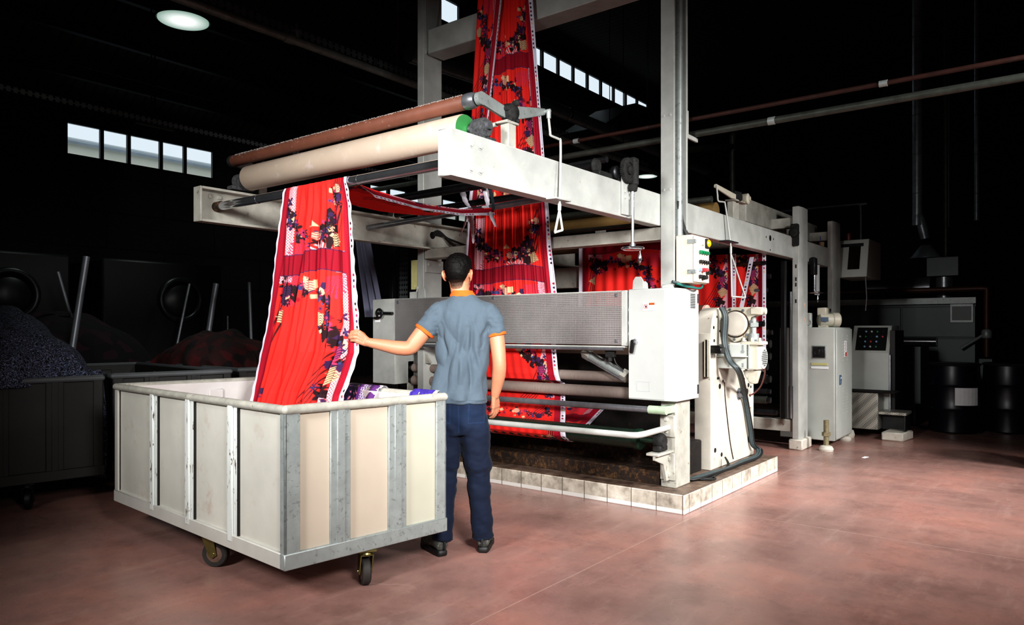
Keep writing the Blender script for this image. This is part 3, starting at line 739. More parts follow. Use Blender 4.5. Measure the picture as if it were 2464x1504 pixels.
# ------------------------------------------------------------------ electrical cabinet and push-button box
cb = thing('electrical_cabinet', 'white electrical cabinet with black handle mounted around the near machine post', 'cabinet', (5.08, 2.5, .79))
mb = MB()
mb.prism([(4.885, 2.69), (4.885, 2.39), (4.91, 2.305), (5.285, 2.305), (5.285, 2.357), (4.965, 2.357), (4.965, 2.69)], 'z', .79, 1.617, .004)
part('body', mb, M['cabinet'], cb)
mb = MB(); mb.prism([(4.878, 2.685), (4.878, 2.392), (4.884, 2.392), (4.884, 2.685)], 'z', .80, 1.607, .001)
d = part('door', mb, M['cabinet'], cb)
mb = MB(); mb.lathe([(.02, 0), (.022, .012), (.016, .024)], (4.878, 2.625, 1.225), (-1, 0, 0), 20); part('lock_boss', mb, M['chrome'], d)
mb = MB(); mb.prism([(2.63, 1.24), (2.647, 1.235), (2.66, 1.145), (2.652, 1.135), (2.632, 1.138), (2.615, 1.215)], 'x', 4.836, 4.856, .003); part('handle', mb, M['black'], d)
mb = MB(); mb.box(4.875, 4.878, 2.4675, 2.5635, 1.455, 1.513, 0); sg = part('warning_sticker', mb, M['paper'], d)
mb = MB(); mb.box(4.8742, 4.875, 2.4685, 2.515, 1.495, 1.512, 0); part('orange_header', mb, M['sign_orange'], sg)
mb = MB(); mb.torus((4.8745, 2.541, 1.484), (1, 0, 0), .0165, .0018, 28, 6); mb.tube([(4.8745, 2.553, 1.496), (4.8745, 2.529, 1.472)], .0016, 6); part('prohibition_ring', mb, M['sign_red'], sg)
mb = MB(); mb.ell((4.8745, 2.539, 1.481), .0005, .008, .007, 10)
for k in range(4): mb.box(4.8742, 4.875, 2.5315 + .004 * k, 2.5345 + .004 * k, 1.483, 1.494 - .001 * abs(k - 1.5), 0)
part('hand_symbol', mb, M['ink'], sg)
tm = text_mesh('WARNING', .0075, (4.8738, 2.505, 1.5005), (0, -1, 0), (0, 0, 1)); part('warning_word', tm, M['ink'], sg)
mb = MB(); mb.prism([(2.513, 1.498), (2.506, 1.498), (2.5095, 1.508)], 'x', 4.8738, 4.8745); part('warning_triangle', mb, M['ink'], sg)
mb = MB()
for k in range(4): mb.box(4.8742, 4.875, 2.474, 2.510 - .004 * (k % 2), 1.487 - .008 * k, 1.4885 - .008 * k, 0)
part('small_print', mb, M['ink_grey'], sg)
mb = MB()
for a, b, c_, e in ((2.51, 2.615, .925, .927), (2.51, 2.615, .855, .857), (2.51, 2.512, .855, .927), (2.613, 2.615, .855, .927)): mb.box(4.8768, 4.8782, a, b, c_, e, 0)
part('plate_outline', mb, M['ink_grey'], d)
mb = MB(); mb.box(4.965, 5.10, 2.3015, 2.3045, 1.14, 1.46, 0); pp = part('paper_sheet', mb, M['paper'], cb)
mb = MB()
for k in range(15): mb.box(4.995, 5.085, 2.3008, 2.3015, 1.37 - .013 * k, 1.3725 - .013 * k, 0)
mb.box(5.0, 5.008, 2.3008, 2.3015, 1.425, 1.445, 0); part('printed_lines', mb, M['ink_grey'], pp)
mb = MB()
for i in range(9):
    for j in range(8): mb.box(5.135 + .011 * j, 5.142 + .011 * j, 2.3035, 2.3055, 1.475 + .0125 * i, 1.483 + .0125 * i, 0)
part('vent_slots', mb, M['ink'], cb)
for z in (.86, 1.55):
    mb = MB(); mb.tube([(5.262, 2.30, z - .035), (5.262, 2.30, z + .035)], .006, 10); part('hinge', mb, M['dark_steel'], cb)
mb = MB(); mb.prism([(2.55, 1.617), (2.61, 1.617), (2.605, 1.66), (2.59, 1.675), (2.57, 1.675), (2.555, 1.66)], 'x', 4.92, 4.932); mb.cyl((4.9195, 2.58, 1.65), (4.919, 2.58, 1.65), .013, n=16); part('lifting_eye', mb, M['cabinet'], cb)
mb = MB(); mb.box(4.93, 4.99, 2.36, 2.44, 1.617, 1.645, .004); part('cable_gland', mb, M['cabinet'], cb)
pb = thing('push_button_box', 'cream push-button box with green and black buttons beside the near post', 'control box', (5.1, 2.28, 1.655))
mb = MB(); mb.box(4.985, 5.25, 2.222, 2.352, 1.655, 2.005, .005); part('body', mb, M['cream_paint'], pb)
mb = MB(); mb.box(4.988, 5.248, 2.206, 2.220, 1.662, 1.998, .003); lid = part('lid', mb, M['cream_paint'], pb)
for z in (1.735, 1.955):
    mb = MB(); mb.box(4.980, 4.986, 2.2, 2.262, z - .016, z + .016, .002); mb.box(4.980, 5.006, 2.2015, 2.2065, z - .014, z + .014, .002); part('hinge', mb, M['galv'], pb)
def button(nm, x, z, mat, r=.013, h=.022, collar=True):
    mb = MB(); mb.lathe([(r * 1.15, 0), (r * 1.15, h * .5), (r, h * .5), (r, h), (r * .7, h * 1.1)], (x, 2.206, z), (0, -1, 0), 18); part(nm, mb, M[mat], lid)
for k in range(4): button('green_button', 5.075 + .042 * k, 1.882, 'btn_green')
for k in range(4): button('black_knob', 5.075 + .042 * k, 1.812, 'black', .012, .03)
button('white_lamp', 5.12, 1.946, 'cabinet', .012, .015)
mb = MB(); mb.box(5.17, 5.235, 2.192, 2.206, 1.92, 1.99, .003); q = part('lamp_base', mb, M['grime'], lid)
mb = MB(); mb.lathe([(.028, 0), (.028, .006), (.02, .014), (.008, .018)], (5.203, 2.192, 1.956), (0, -1, 0), 24); part('yellow_lamp', mb, M['lamp_yellow'], q)
button('blue_button', 5.07, 1.752, 'btn_blue', .012, .018); button('red_button', 5.115, 1.752, 'btn_red', .014, .045); button('selector_knob', 5.20, 1.738, 'black', .016, .03)
button('black_knob', 5.07, 1.702, 'black', .013, .026); button('black_knob', 5.12, 1.698, 'grime', .016, .04)
mb = MB()
for k in range(4):
    mb.box(5.065 + .042 * k, 5.088 + .042 * k, 2.2045, 2.2062, 1.838, 1.848, 0)
    if k < 2: mb.box(5.062 + .045 * k, 5.085 + .045 * k, 2.2045, 2.2062, 1.775, 1.786, 0)
part('name_tags', mb, M['paper'], lid)
mb = MB()
for z in (1.765, 1.708): mb.box(5.165, 5.225, 2.2045, 2.2062, z, z + .003, 0)
part('selector_marks', mb, M['ink'], lid)
mb = MB(); mb.tube(smooth_path([(4.95, 2.33, 1.65), (5.02, 2.30, 1.635), (5.10, 2.27, 1.625), (5.17, 2.25, 1.622), (5.22, 2.25, 1.635), (5.235, 2.26, 1.66)]), .008, 10); part('cable', mb, M['teal_cable'], pb)
mb = MB(); mb.tube(smooth_path([(4.94, 2.36, 1.665), (5.0, 2.32, 1.652), (5.06, 2.29, 1.640), (5.12, 2.27, 1.628)]), .011, 10); part('cable', mb, M['cable'], pb)
for k in range(3):
    mb = MB(); mb.tube(smooth_path([(5.09 + .03 * k, 2.385, 2.28), (5.11 + .03 * k, 2.385, 2.15), (5.16 + .02 * k, 2.36, 2.05), (5.18 + .015 * k, 2.33, 2.0)]), .008, 8); part('cable', mb, M['cable_b'], pb)

# ------------------------------------------------------------------ drive column with gearbox and motor
dc = thing('drive_column', 'tall white drive column with gearbox and fan motor behind the electrical cabinet', 'machine', (6.28, 2.45, .141))
prof = [(5.785, .141), (6.80, .141), (6.80, .95), (6.62, 1.22), (6.25, 1.40), (6.10, 1.50), (5.97, 1.50), (5.88, 1.47), (5.83, 1.40), (5.80, 1.28), (5.785, .9)]
mb = MB(); mb.prism(prof, 'y', 2.42, 2.56, .006); col = part('casting', mb, M['column'], dc)
mb = MB()
for x, z, r in ((5.98, .83, .022), (6.05, .87, .012), (5.93, .90, .011), (5.96, .90, .011), (6.60, .93, .03), (6.66, .80, .02), (6.62, .74, .03), (5.88, .30, .02), (6.02, .245, .018), (6.68, .30, .035), (5.85, 1.33, .013), (5.86, 1.22, .013), (5.92, 1.42, .01), (5.98, 1.30, .01), (5.90, 1.12, .01), (6.55, .86, .012), (6.70, .70, .012), (6.72, .78, .012)):
    mb.cyl((x, 2.4205, z), (x, 2.4165, z), r, n=16)
part('bolt_hole', mb, M['rust_dk'], col)
mb = MB(); bolt(mb, (6.42, 2.42, .735), (0, -1, 0), .04, .035); part('hub_bolt', mb, M['steel'], col)
mb = MB(); mb.tube(smooth_path([(6.08, 2.418, .86), (6.10, 2.417, .70), (6.20, 2.417, .35), (6.28, 2.417, .17)]), .005, 8); part('welded_seam', mb, M['rust'], col)
# gearbox facing the front
mb = MB(); mb.lathe([(.145, 0), (.15, .03), (.15, .07), (.135, .085), (.125, .085)], (6.12, 2.315, 1.35), (-1, 0, 0), 40)
mb.prism([(2.43, 1.30), (2.44, 1.48), (2.33, 1.50), (2.10, 1.50), (2.075, 1.485), (2.075, 1.44), (2.16, 1.42), (2.24, 1.22), (2.30, 1.20)], 'x', 6.0, 6.09, .006)
gb = part('gearbox', mb, M['ivory'], dc)
mb = MB(); mb.lathe([(.105, 0), (.105, .02), (.095, .03), (.02, .034)], (5.998, 2.29, 1.36), (-1, 0, 0), 36); part('cover', mb, M['column'], gb)
mb = MB(); mb.lathe([(.116, 0), (.116, .003), (.10, .004)], (6.0, 2.29, 1.36), (-1, 0, 0), 36); part('gasket', mb, M['rust'], gb)
mb = MB()
for k in range(7):
    a = 2 * PI * k / 7 + .3; bolt(mb, (5.999, 2.29 + .13 * math.cos(a), 1.36 + .13 * math.sin(a)), (-1, 0, 0), .009, .008)
part('bolt', mb, M['steel'], gb)
mb = MB(); mb.box(5.98, 6.06, 2.06, 2.16, 1.435, 1.497, .008); mb.lathe([(.028, 0), (.028, .02), (.014, .024)], (6.02, 2.06, 1.465), (0, -1, 0), 18); part('clevis', mb, M['ivory'], gb)
mb = MB(); mb.tube([(6.05, 2.155, 1.22), (6.05, 2.155, 1.45)], .024, 18); mb.tube([(6.05, 2.155, 1.335), (6.05, 2.155, 1.37)], .04, 6); mb.tube([(6.05, 2.155, 1.19), (6.05, 2.155, 1.28)], .045, 20); part('jack_screw', mb, M['galv'], dc)
mb = MB(); mb.box(5.98, 6.14, 2.065, 2.24, 1.185, 1.215, .006); 
for y in (2.085, 2.15, 2.22): bolt(mb, (6.0, y, 1.215), (0, 0, 1), .014, .03)
mb.box(6.0, 6.12, 2.10, 2.22, .98, 1.19, .006); part('jack_base', mb, M['ivory'], dc)
mb = MB(); mb.box(5.955, 5.972, 2.165, 2.43, .985, 1.19, .004); mb.box(5.90, 5.972, 2.165, 2.43, 1.085, 1.093, .002); mb.box(5.955, 6.12, 2.165, 2.18, .985, 1.19, .004)
mk = part('motor_bracket', mb, M['cabinet_grey'], dc)
mb = MB()
for y in (2.33, 2.21):
    mb.box(5.9535, 5.956, y - .007, y + .007, 1.135, 1.185, 0); mb.box(5.9535, 5.956, y - .007, y + .007, 1.0, 1.035, 0); mb.cyl((5.9545, y, 1.13), (5.952, y, 1.13), .014, n=14)
part('slot', mb, M['galv'], mk)
mb = MB(); mb.lathe([(.09, 0), (.098, .01), (.098, .16), (.104, .165), (.104, .25), (.092, .275), (.08, .28)], (6.13, 2.37, 1.075), (0, -1, 0), 36); mo = part('motor', mb, M['cabinet_grey'], dc)
mb = MB()
for i in range(-4, 5):
    h = math.sqrt(max(0, .07 ** 2 - (i * .016) ** 2))
    for j in range(-4, 5):
        if abs(j * .016) < h: mb.box(6.13 + i * .016 - .005, 6.13 + i * .016 + .005, 2.0885, 2.0905, 1.075 + j * .016 - .005, 1.075 + j * .016 + .005, 0)
part('fan_grille', mb, M['ink'], mo)
mb = MB(); mb.prism([(2.10, .97), (2.24, .97), (2.22, .92), (2.18, .86), (2.13, .86)], 'x', 6.03, 6.09, .006); mb.cyl((6.029, 2.165, .90), (6.02, 2.165, .90), .025, n=18); part('jack_foot', mb, M['ivory'], dc)
mb = MB(); mb.box(5.76, 5.86, 2.32, 2.42, 1.115, 1.165, .005); mb.box(5.77, 5.85, 2.33, 2.42, 1.165, 1.182, .004); part('junction_box', mb, M['black'], dc)
mb = MB(); mb.box(5.72, 5.74, 2.40, 2.44, .92, 1.23, .003); mb.box(5.72, 5.79, 2.42, 2.45, .92, 1.23, .003); part('edge_rail', mb, M['ivory'], dc)
for off, r, mt in ((0, .014, 'cable'), (.022, .012, 'cable'), (.04, .010, 'cable_b')):
    pts = [at(1733, 742, Y=2.39), at(1742, 765, X=5.92), at(1740, 825, X=5.91), at(1752, 868, X=5.88), at(1775, 897, X=5.93), at(1788, 950, Y=2.385), at(1802, 1030, Y=2.395), at(1808, 1070, Y=2.395)]
    pts = [p + Vector((off * .4, -off * .6, .006)) for p in pts] + [Vector((6.72 + off * .3, 2.36 - off, .20)), Vector((6.55, 2.32 - off, .166)), Vector((6.2, 2.33 - off, .163)), Vector((5.9, 2.31 - off * .6, .163)), Vector((5.6, 2.34 - off, .163)), Vector((5.36, 2.36 - off, .163)), Vector((5.26, 2.40 - off * .5, .17)), Vector((5.27, 2.42, .30))]
    mb = MB(); mb.tube(smooth_path(pts, 6), r, 10); part('cable', mb, M[mt], dc)
mb = MB(); mb.tube(smooth_path([at(1838, 878, Y=2.15), at(1840, 900, Y=2.2), at(1830, 930, Y=2.3), at(1812, 948, Y=2.39), at(1803, 950, Y=2.418)]), .007, 8); part('cable', mb, plain('brown_cable', '#7a4640', .5, 0, .1, 20), dc)
for dx in (0, .045, .09):
    mb = MB(); mb.tube(smooth_path([(6.0, 2.38, .23), (5.98 - dx * .3, 2.34, .18), (5.85 - dx, 2.31, .156), (5.6 - dx, 2.30 - dx * .3, .154), (5.42, 2.33 - dx, .154), (5.30, 2.39, .156)]), .007, 8); part('cable', mb, M['cable_b'], dc)
# mangle roll behind the column
mr = thing('mangle_roll', 'dark brown mangle roll with pale red end disc behind the drive column', 'roller', (6.15, 3.6, 1.2))
mb = MB(); mb.tube([(6.15, 2.62, 1.44), (6.15, 4.8, 1.44)], .09, 32); part('sleeve', mb, plain('dark_brown_rubber', '#5b3a30', .5, 0, .15, 8), mr)
mb = MB(); mb.lathe([(.091, 0), (.091, .02), (.06, .03)], (6.15, 2.62, 1.44), (0, -1, 0), 32); part('end_disc', mb, plain('pale_red_disc', '#d9a092', .5, 0, .08, 8), mr)
mb = MB(); mb.tube([(6.15, 2.56, 1.44), (6.15, 4.95, 1.44)], .03, 14); part('shaft', mb, M['steel'], mr)
mb = MB(); mb.box(5.62, 6.05, 2.57, 2.60, 1.415, 1.43, .003); part('cover_strip', mb, M['dark_steel'], mr)

# ------------------------------------------------------------------ rear section
rs = thing('rear_machine_section', 'off-white rear machine frame with two slotted posts and dark rollers', 'machine', (9.0, 3.6, 0))
for x0, x1, y0, y1, zb, zt in ((8.17, 8.47, 2.405, 2.485, .115, 2.655), (9.63, 9.95, 2.425, 2.50, 0, 2.665)):
    mb = MB(); xm = x0 + (x1 - x0) * .42
    mb.prism([(x0, y0 + .01), (xm, y0), (x1, y0 + .0), (x1, y1), (x0, y1)], 'z', zb, zt, .006); p = part('post', mb, M['frame'], rs)
    mb = MB()
    for z in (2.0, 1.86, 1.80, 1.62) if x0 < 9 else (1.55, 1.50, 1.38): mb.box(x0 - .0015, x0 + .004, (y0 + y1) / 2 - .008, (y0 + y1) / 2 + .008, z - .02, z + .02, 0)
    part('slot', mb, M['black'], p)
    if x0 < 9:
        mb = MB(); mb.box(8.15, 8.50, 2.37, 2.52, 0, .115, .012); part('foot_block', mb, M['stone'], p)
        mb = MB(); mb.box(8.33, 8.37, 2.402, 2.406, 1.56, 1.60, 0); mb.box(8.33, 8.38, 2.402, 2.406, 1.40, 1.44, 0); part('sticker', mb, plain('faded_sticker', '#d8b9a4', .7, 0, .3, 60), p)
        mb = MB(); mb.lathe([(.035, 0), (.05, .02), (.05, .08), (.03, .1)], (8.17, 2.45, 2.36), (-1, 0, 0), 16); mb.box(8.12, 8.18, 2.41, 2.49, 2.22, 2.46, .01); part('bearing', mb, M['grime'], p)
    else:
        pass
for x in (8.2, 9.66):
    mb = MB(); mb.box(x, x + .12, 2.485, 4.9, 2.43, 2.54, .005); part('cross_beam', mb, M['frame_old'], rs)
mb = MB(); mb.box(7.42, 10.0, 2.72, 2.86, 2.43, 2.67, .006); part('top_beam', mb, M['frame_old'], rs)
mb = MB(); mb.box(8.2, 8.32, 2.49, 4.9, .19, .32, .005); part('bottom_rail', mb, M['frame_old'], rs)
mb = MB(); mb.box(8.15, 8.30, 4.9, 4.98, 0, 2.66, .005); part('post', mb, M['frame_old'], rs)
for x, z, r, mt in ((7.55, 2.0, .02, 'pipe_red'), (7.7, 1.87, .03, 'dark_steel'), (7.6, 1.72, .03, 'steel'), (7.5, 1.37, .035, 'thread'), (7.75, 1.28, .03, 'pipe_dull'), (7.7, 1.16, .06, 'dark_steel'), (7.7, 1.03, .05, 'dark_steel'), (7.6, .93, .06, 'steel'), (7.7, .79, .05, 'dark_steel'), (7.7, .66, .03, 'dark_steel'), (7.7, .57, .04, 'pipe_dull'), (7.9, .42, .03, 'dark_steel')):
    mb = MB()
    if mt == 'thread':
        pr = []
        for k in range(150): pr += [(r * .72, k * .014), (r, k * .014 + .007)]
        mb.lathe(pr, (x, 2.62, z), (0, 1, 0), 14); q = part('screw_roller', mb, M['steel'], rs)
    else:
        mb.tube([(x, 2.60, z), (x, 4.85, z)], r, 20); q = part('roller', mb, M[mt], rs)
    mb = MB(); mb.tube([(x, 2.56, z), (x, 2.61, z)], r * .55 + .01, 14); part('journal', mb, M['black'], q)
mb = MB(); mb.tube([(8.08, 2.47, .70), (8.08, 2.47, 1.72)], .017, 12); mb.tube([(8.08, 2.47, .35), (8.08, 2.47, .70)], .024, 12); part('lift_rod', mb, M['chrome'], rs)
mb = MB(); mb.box(7.98, 8.04, 2.50, 2.55, .35, 2.05, .004); part('side_rail', mb, M['bg_dark'], rs)
# second lever arm, on the beam further back
a2 = thing('rear_pressure_arm', 'ivory lever arm with wire pull handle standing on the rear beam', 'lever', (6.6, 2.52, 2.326))
mb = MB(); mb.box(6.50, 6.64, 2.50, 2.56, 2.326, 2.49, .004); mb.box(6.47, 6.72, 2.47, 2.57, 2.49, 2.503, .003); part('stand', mb, M['frame_old'], a2)
mb = MB(); mb.prism([(6.02, 2.535), (6.02, 2.56), (6.05, 2.57), (6.50, 2.545), (6.50, 2.50), (6.40, 2.495)], 'y', 2.475, 2.49, .003); part('lever', mb, M['ivory'], a2)
mb = MB(); mb.lathe([(.045, 0), (.05, .02), (.05, .08), (.03, .09)], (6.74, 2.53, 2.535), (0, -1, 0), 20); mb.cyl((6.74, 2.44, 2.535), (6.74, 2.43, 2.535), .02); part('wheel', mb, M['ivory'], a2)
mb = MB(); mb.lathe([(.04, 0), (.06, .03), (.04, .08)], (6.58, 2.54, 2.535), (0, -1, 0), 12); mb.box(6.50, 6.66, 2.47, 2.55, 2.503, 2.56, .012); part('pivot_bearing', mb, M['grime'], a2)
pull_rod('pull_handle', a2, [(6.03, 2.47, 2.56), (6.03, 2.46, 2.47), (6.05, 2.46, 2.42), (6.16, 2.455, 2.425), (6.18, 2.45, 2.40), (6.22, 2.43, 2.15), (6.23, 2.42, 2.04)], ((6.23, 2.42, 1.98), (6.20, 2.40, 1.60), (6.42, 2.36, 1.60)))
mb = MB(); mb.box(6.10, 6.34, 2.39, 2.475, 2.075, 2.086, .002); part('rod_guide', mb, M['dark_steel'], a2)
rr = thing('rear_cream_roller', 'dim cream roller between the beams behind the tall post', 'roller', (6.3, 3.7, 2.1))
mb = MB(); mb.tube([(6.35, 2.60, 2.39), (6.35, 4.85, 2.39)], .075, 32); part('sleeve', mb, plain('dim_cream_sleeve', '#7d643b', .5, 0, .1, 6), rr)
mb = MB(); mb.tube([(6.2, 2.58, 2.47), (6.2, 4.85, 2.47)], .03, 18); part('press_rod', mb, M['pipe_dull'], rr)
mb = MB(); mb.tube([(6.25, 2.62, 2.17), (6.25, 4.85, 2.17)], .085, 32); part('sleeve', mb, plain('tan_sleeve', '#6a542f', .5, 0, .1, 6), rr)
# lower cross pipe seen below the near beam
mb = MB(); mb.tube([(5.6, 2.58, 2.21), (5.6, 4.9, 2.21)], .018, 12); single('cross_pipe', mb, M['pipe_dull'], 'thin dull pipe crossing under the near beam above the tan roller', 'pipe')

# second gear handwheel at the rear
g2 = thing('rear_handwheel', 'small grey gear with chrome rod and handwheel beside the slotted rear post', 'gear', (8.85, 2.42, 1.70))
mb = MB(); mb.lathe([(.03, 0), (.09, 0), (.09, .03), (.03, .04)], (8.82, 2.46, 2.06), (0, -1, 0), 26); mb.box(8.74, 8.84, 2.40, 2.46, 1.94, 2.14, .01); part('gear_case', mb, M['dark_steel'], g2)
mb = MB(); mb.tube([(8.79, 2.42, 1.95), (8.79, 2.42, 1.74)], .016, 12); part('rod', mb, M['chrome'], g2)
mb = MB(); mb.lathe([(.02, .02), (.09, 0), (.095, .008), (.02, .03)], (8.79, 2.42, 1.725), (0, 0, 1), 28); hh = part('handwheel', mb, M['chrome'], g2)
mb = MB(); mb.lathe([(.005, 0), (.012, .05), (.014, .07), (.003, .1)], (8.88, 2.41, 1.72), (0, 0, -1), 12); part('crank_grip', mb, M['chrome'], hh)
mb = MB(); mb.box(8.95, 9.15, 2.462, 2.466, 1.72, 2.08, 0)
single('hanging_paper', mb, M['paper'], 'blank white paper sheet hanging from the rear beam', 'paper')
mb = MB(); mb.lathe([(.03, 0), (.033, .06), (.029, .06), (.027, .01)], (9.45, 2.52, 2.326), (0, 0, 1), 18)
single('pen_cup', mb, plain('tan_cup', '#a98662', .6, 0, .1, 20), 'small tan cup standing on the rear beam by the post', 'cup')
mb = MB(); mb.tube([(9.45, 2.52, 2.33), (9.43, 2.53, 2.46)], .005, 8); single('blue_pen', mb, plain('blue_pen', '#2a3a9a', .4, 0, .05, 9), 'blue pen standing in the small tan cup', 'pen')

# grey cabinet with motor, console, steps
gc = thing('grey_cabinet', 'tall grey steel cabinet with round black switch next to the slotted post', 'cabinet', (8.95, 2.4, .07))
mb = MB(); mb.box(8.58, 9.30, 2.15, 2.75, .07, 1.335, .008); part('body', mb, M['cabinet_grey'], gc)
mb = MB(); mb.box(8.60, 9.285, 2.132, 2.149, .09, 1.32, .005); dr = part('door', mb, M['cabinet_grey'], gc)
mb = MB()
for x in (8.86, 9.05):
    for z0 in (.35, .95):
        for k in range(9): mb.box(x, x + .07, 2.128, 2.133, z0 + .035 * k, z0 + .035 * k + .012, .001)
part('louvre', mb, M['cabinet_grey'], dr)
mb = MB(); mb.box(8.70, 8.78, 2.126, 2.132, .69, .80, .002); hd = part('handle', mb, plain('blue_handle_plate', '#4f6f8e', .4, 0, .1, 9), dr)
mb = MB(); mb.box(8.725, 8.745, 2.115, 2.127, .70, .785, .003); part('lever', mb, M['chrome'], hd)
mb = MB(); mb.box(8.93, 9.0, 2.125, 2.132, 1.0, 1.18, 0); st = part('notice', mb, M['paper'], dr)
mb = MB(); mb.box(8.935, 8.995, 2.123, 2.1255, 1.005, 1.05, 0); mb.box(8.94, 8.95, 2.123, 2.1255, 1.06, 1.17, 0); part('red_print', mb, M['sign_red'], st)
mb = MB(); mb.box(8.572, 8.58, 2.24, 2.39, .985, 1.13, .003); sw = part('switch_plate', mb, M['galv'], gc)
mb = MB(); mb.box(8.566, 8.573, 2.25, 2.38, .995, 1.12, .002); mb.torus((8.566, 2.315, 1.058), (1, 0, 0), .045, .006, 28, 8); mb.box(8.555, 8.567, 2.30, 2.33, 1.02, 1.095, .003); part('rotary_switch', mb, M['black'], sw)
mb = MB(); mb.box(8.574, 8.58, 2.215, 2.40, .87, .895, .001); part('name_strip', mb, M['paper'], gc)
mb = MB(); mb.box(8.574, 8.58, 2.22, 2.40, .91, .935, .001); part('name_plate', mb, M['yellow_plate'], gc)
cm = thing('gear_motor', 'small cream electric motor lying on top of the grey cabinet', 'motor', (8.8, 2.3, 1.335))
mb = MB(); mb.lathe([(.06, 0), (.075, .01), (.075, .16), (.06, .17)], (8.72, 2.36, 1.42), (.55, -.83, 0), 28); mb.box(8.70, 8.82, 2.26, 2.36, 1.335, 1.36, .004); part('body', mb, M['ivory'], cm)
mb = MB(); mb.lathe([(.075, 0), (.083, .01), (.083, .07), (.07, .085)], (8.80, 2.235, 1.42), (.55, -.83, 0), 28); part('fan_cover', mb, M['ivory'], cm)
mb = MB(); mb.box(8.70, 8.80, 2.27, 2.37, 1.47, 1.56, .008); part('terminal_box', mb, M['ivory'], cm)
mb = MB(); mb.box(8.66, 8.685, 2.24, 2.32, 1.40, 1.45, .002); part('rating_plate', mb, plain('blue_grey_plate', '#5f7288', .4, .3, .1, 9), cm)
mb = MB(); mb.box(8.62, 8.70, 2.42, 2.50, 1.335, 1.50, .006); mb.torus((8.615, 2.43, 1.39), (1, 0, 0), .025, .006, 18, 6); part('gear_case', mb, M['cabinet_grey'], cm)
for i, (x, y, lb) in enumerate(((8.32, 2.17, 'rusty threaded jack foot standing before the grey cabinet'), (9.22, 2.20, 'grey levelling foot below the right edge of the grey cabinet'))):
    j = thing('levelling_jack', lb, 'jack', (x, y, 0))
    mb = MB(); mb.lathe([(.07, 0), (.075, .02), (.06, .05), (.03, .06)], (x, y, 0), (0, 0, 1), 22); part('foot', mb, M['stone'], j)
    mb = MB(); mb.tube([(x, y, .05), (x, y, .33 if i == 0 else .085)], .028, 14); mb.tube([(x, y, .16 if i == 0 else .06), (x, y, .20 if i == 0 else .08)], .045, 6); part('screw', mb, plain('rusty_thread', '#8d8468', .6, .3, .25, 40), j)
for x, y in ((8.75, 2.55), (9.2, 2.6)):
    pass
co = thing('control_console', 'grey control console with sloping black button panel right of the grey cabinet', 'console', (10.1, 2.1, 0))
mb = MB(); mb.prism([(9.95, .1), (10.6, .1), (10.6, 1.36), (10.12, 1.36), (9.95, 1.02)], 'y', 1.86, 2.30, .006); part('body', mb, M['cabinet_grey'], co)
mb = MB()
def on_slope(u, v, out=.004):   # u across from the far side, v up the slope
    s = Vector((.17, 0, .34)).normalized(); n_ = Vector((-.34, 0, .17)).normalized()
    return Vector((9.95, 2.30 - u, 1.02)) + s * v + n_ * out
vs = [mb.bm.verts.new(on_slope(*q)) for q in ((.05, .03), (.40, .03), (.40, .35), (.05, .35))]; mb.bm.faces.new(vs)
pn = part('button_panel', mb, M['black'], co)
k = 0
for r_ in range(4):
    for c_ in range(5):
        if (r_ * 5 + c_) in (0, 4, 9, 15): continue
        mb = MB(); mb.lathe([(.012, 0), (.012, .012), (.006, .016)], on_slope(.09 + .065 * c_, .08 + .07 * r_), (-.34, 0, .17), 12)
        part('button', mb, M[('btn_blue', 'cabinet', 'btn_green', 'grime', 'btn_blue', 'btn_red')[k % 6]], pn); k += 1
mb = MB(); mb.box(9.945, 9.96, 1.84, 1.862, .15, 1.0, .002); part('edge_strip', mb, M['steel'], co)
mb = MB(); mb.box(10.0, 10.55, 1.80, 1.86, .12, 1.3, .004); part('side_cover', mb, M['bg_dark'], co)
sp = thing('step_platform', 'tread plate step platform below the sloping control console', 'step', (9.8, 2.0, 0))
mb = MB(); mb.box(9.63, 9.95, 1.92, 2.32, .10, .545, .006); part('riser', mb, M['tread'], sp)
mb = MB(); mb.box(9.62, 9.96, 1.74, 2.33, .545, .56, .003); part('top_plate', mb, M['rust_dk'], sp)
mb = MB(); mb.box(9.64, 10.0, 1.62, 1.92, .29, .325, .004); part('lower_tread', mb, M['tread'], sp)
mb = MB(); mb.box(9.66, 9.98, 1.63, 1.65, .09, .29, .003); mb.box(9.85, 9.98, 1.65, 1.92, .09, .29, .003); part('lower_riser', mb, M['bg_dark'], sp)
mb = MB(); mb.prism([(9.50, 1.86), (9.50, 1.63), (9.86, 1.58), (9.9, 1.84)], 'z', 0, .10, .012)
single('concrete_block', mb, M['stone'], 'chipped white concrete block under the lower tread plate step', 'block')
for x, y, s, lb in ((9.35, 2.40, .11, 'round weathered wooden chock under the grey cabinet'), (9.5, 2.25, .1, 'pale round stone beside the tread plate platform')):
    mb = MB(); mb.lathe([(s * .9, 0), (s, .04), (s * .85, .09), (s * .3, .1)], (x, y, 0), (0, 0, 1), 14); single('floor_chock', mb, M['stone'], lb, 'chock')
sb = thing('touch_screen_box', 'hanging grey operator box with dark touch screen above the console', 'control box', (10.4, 2.35, 1.98))
mb = MB(); mb.prism([(10.02, 1.98), (10.85, 1.98), (10.85, 2.47), (10.16, 2.47)], 'y', 2.13, 2.50, .006); part('body', mb, M['cabinet_grey'], sb)
mb = MB(); mb.prism([(10.04, 2.03), (10.05, 2.03), (10.155, 2.42), (10.145, 2.42)], 'y', 2.19, 2.46); s_ = part('screen_frame', mb, M['bg_dark'], sb)
mb = MB(); mb.prism([(10.036, 2.08), (10.045, 2.08), (10.135, 2.38), (10.126, 2.38)], 'y', 2.22, 2.36); part('screen', mb, plain('dim_screen', '#1c1608', .2, 0, .5, 30), s_)
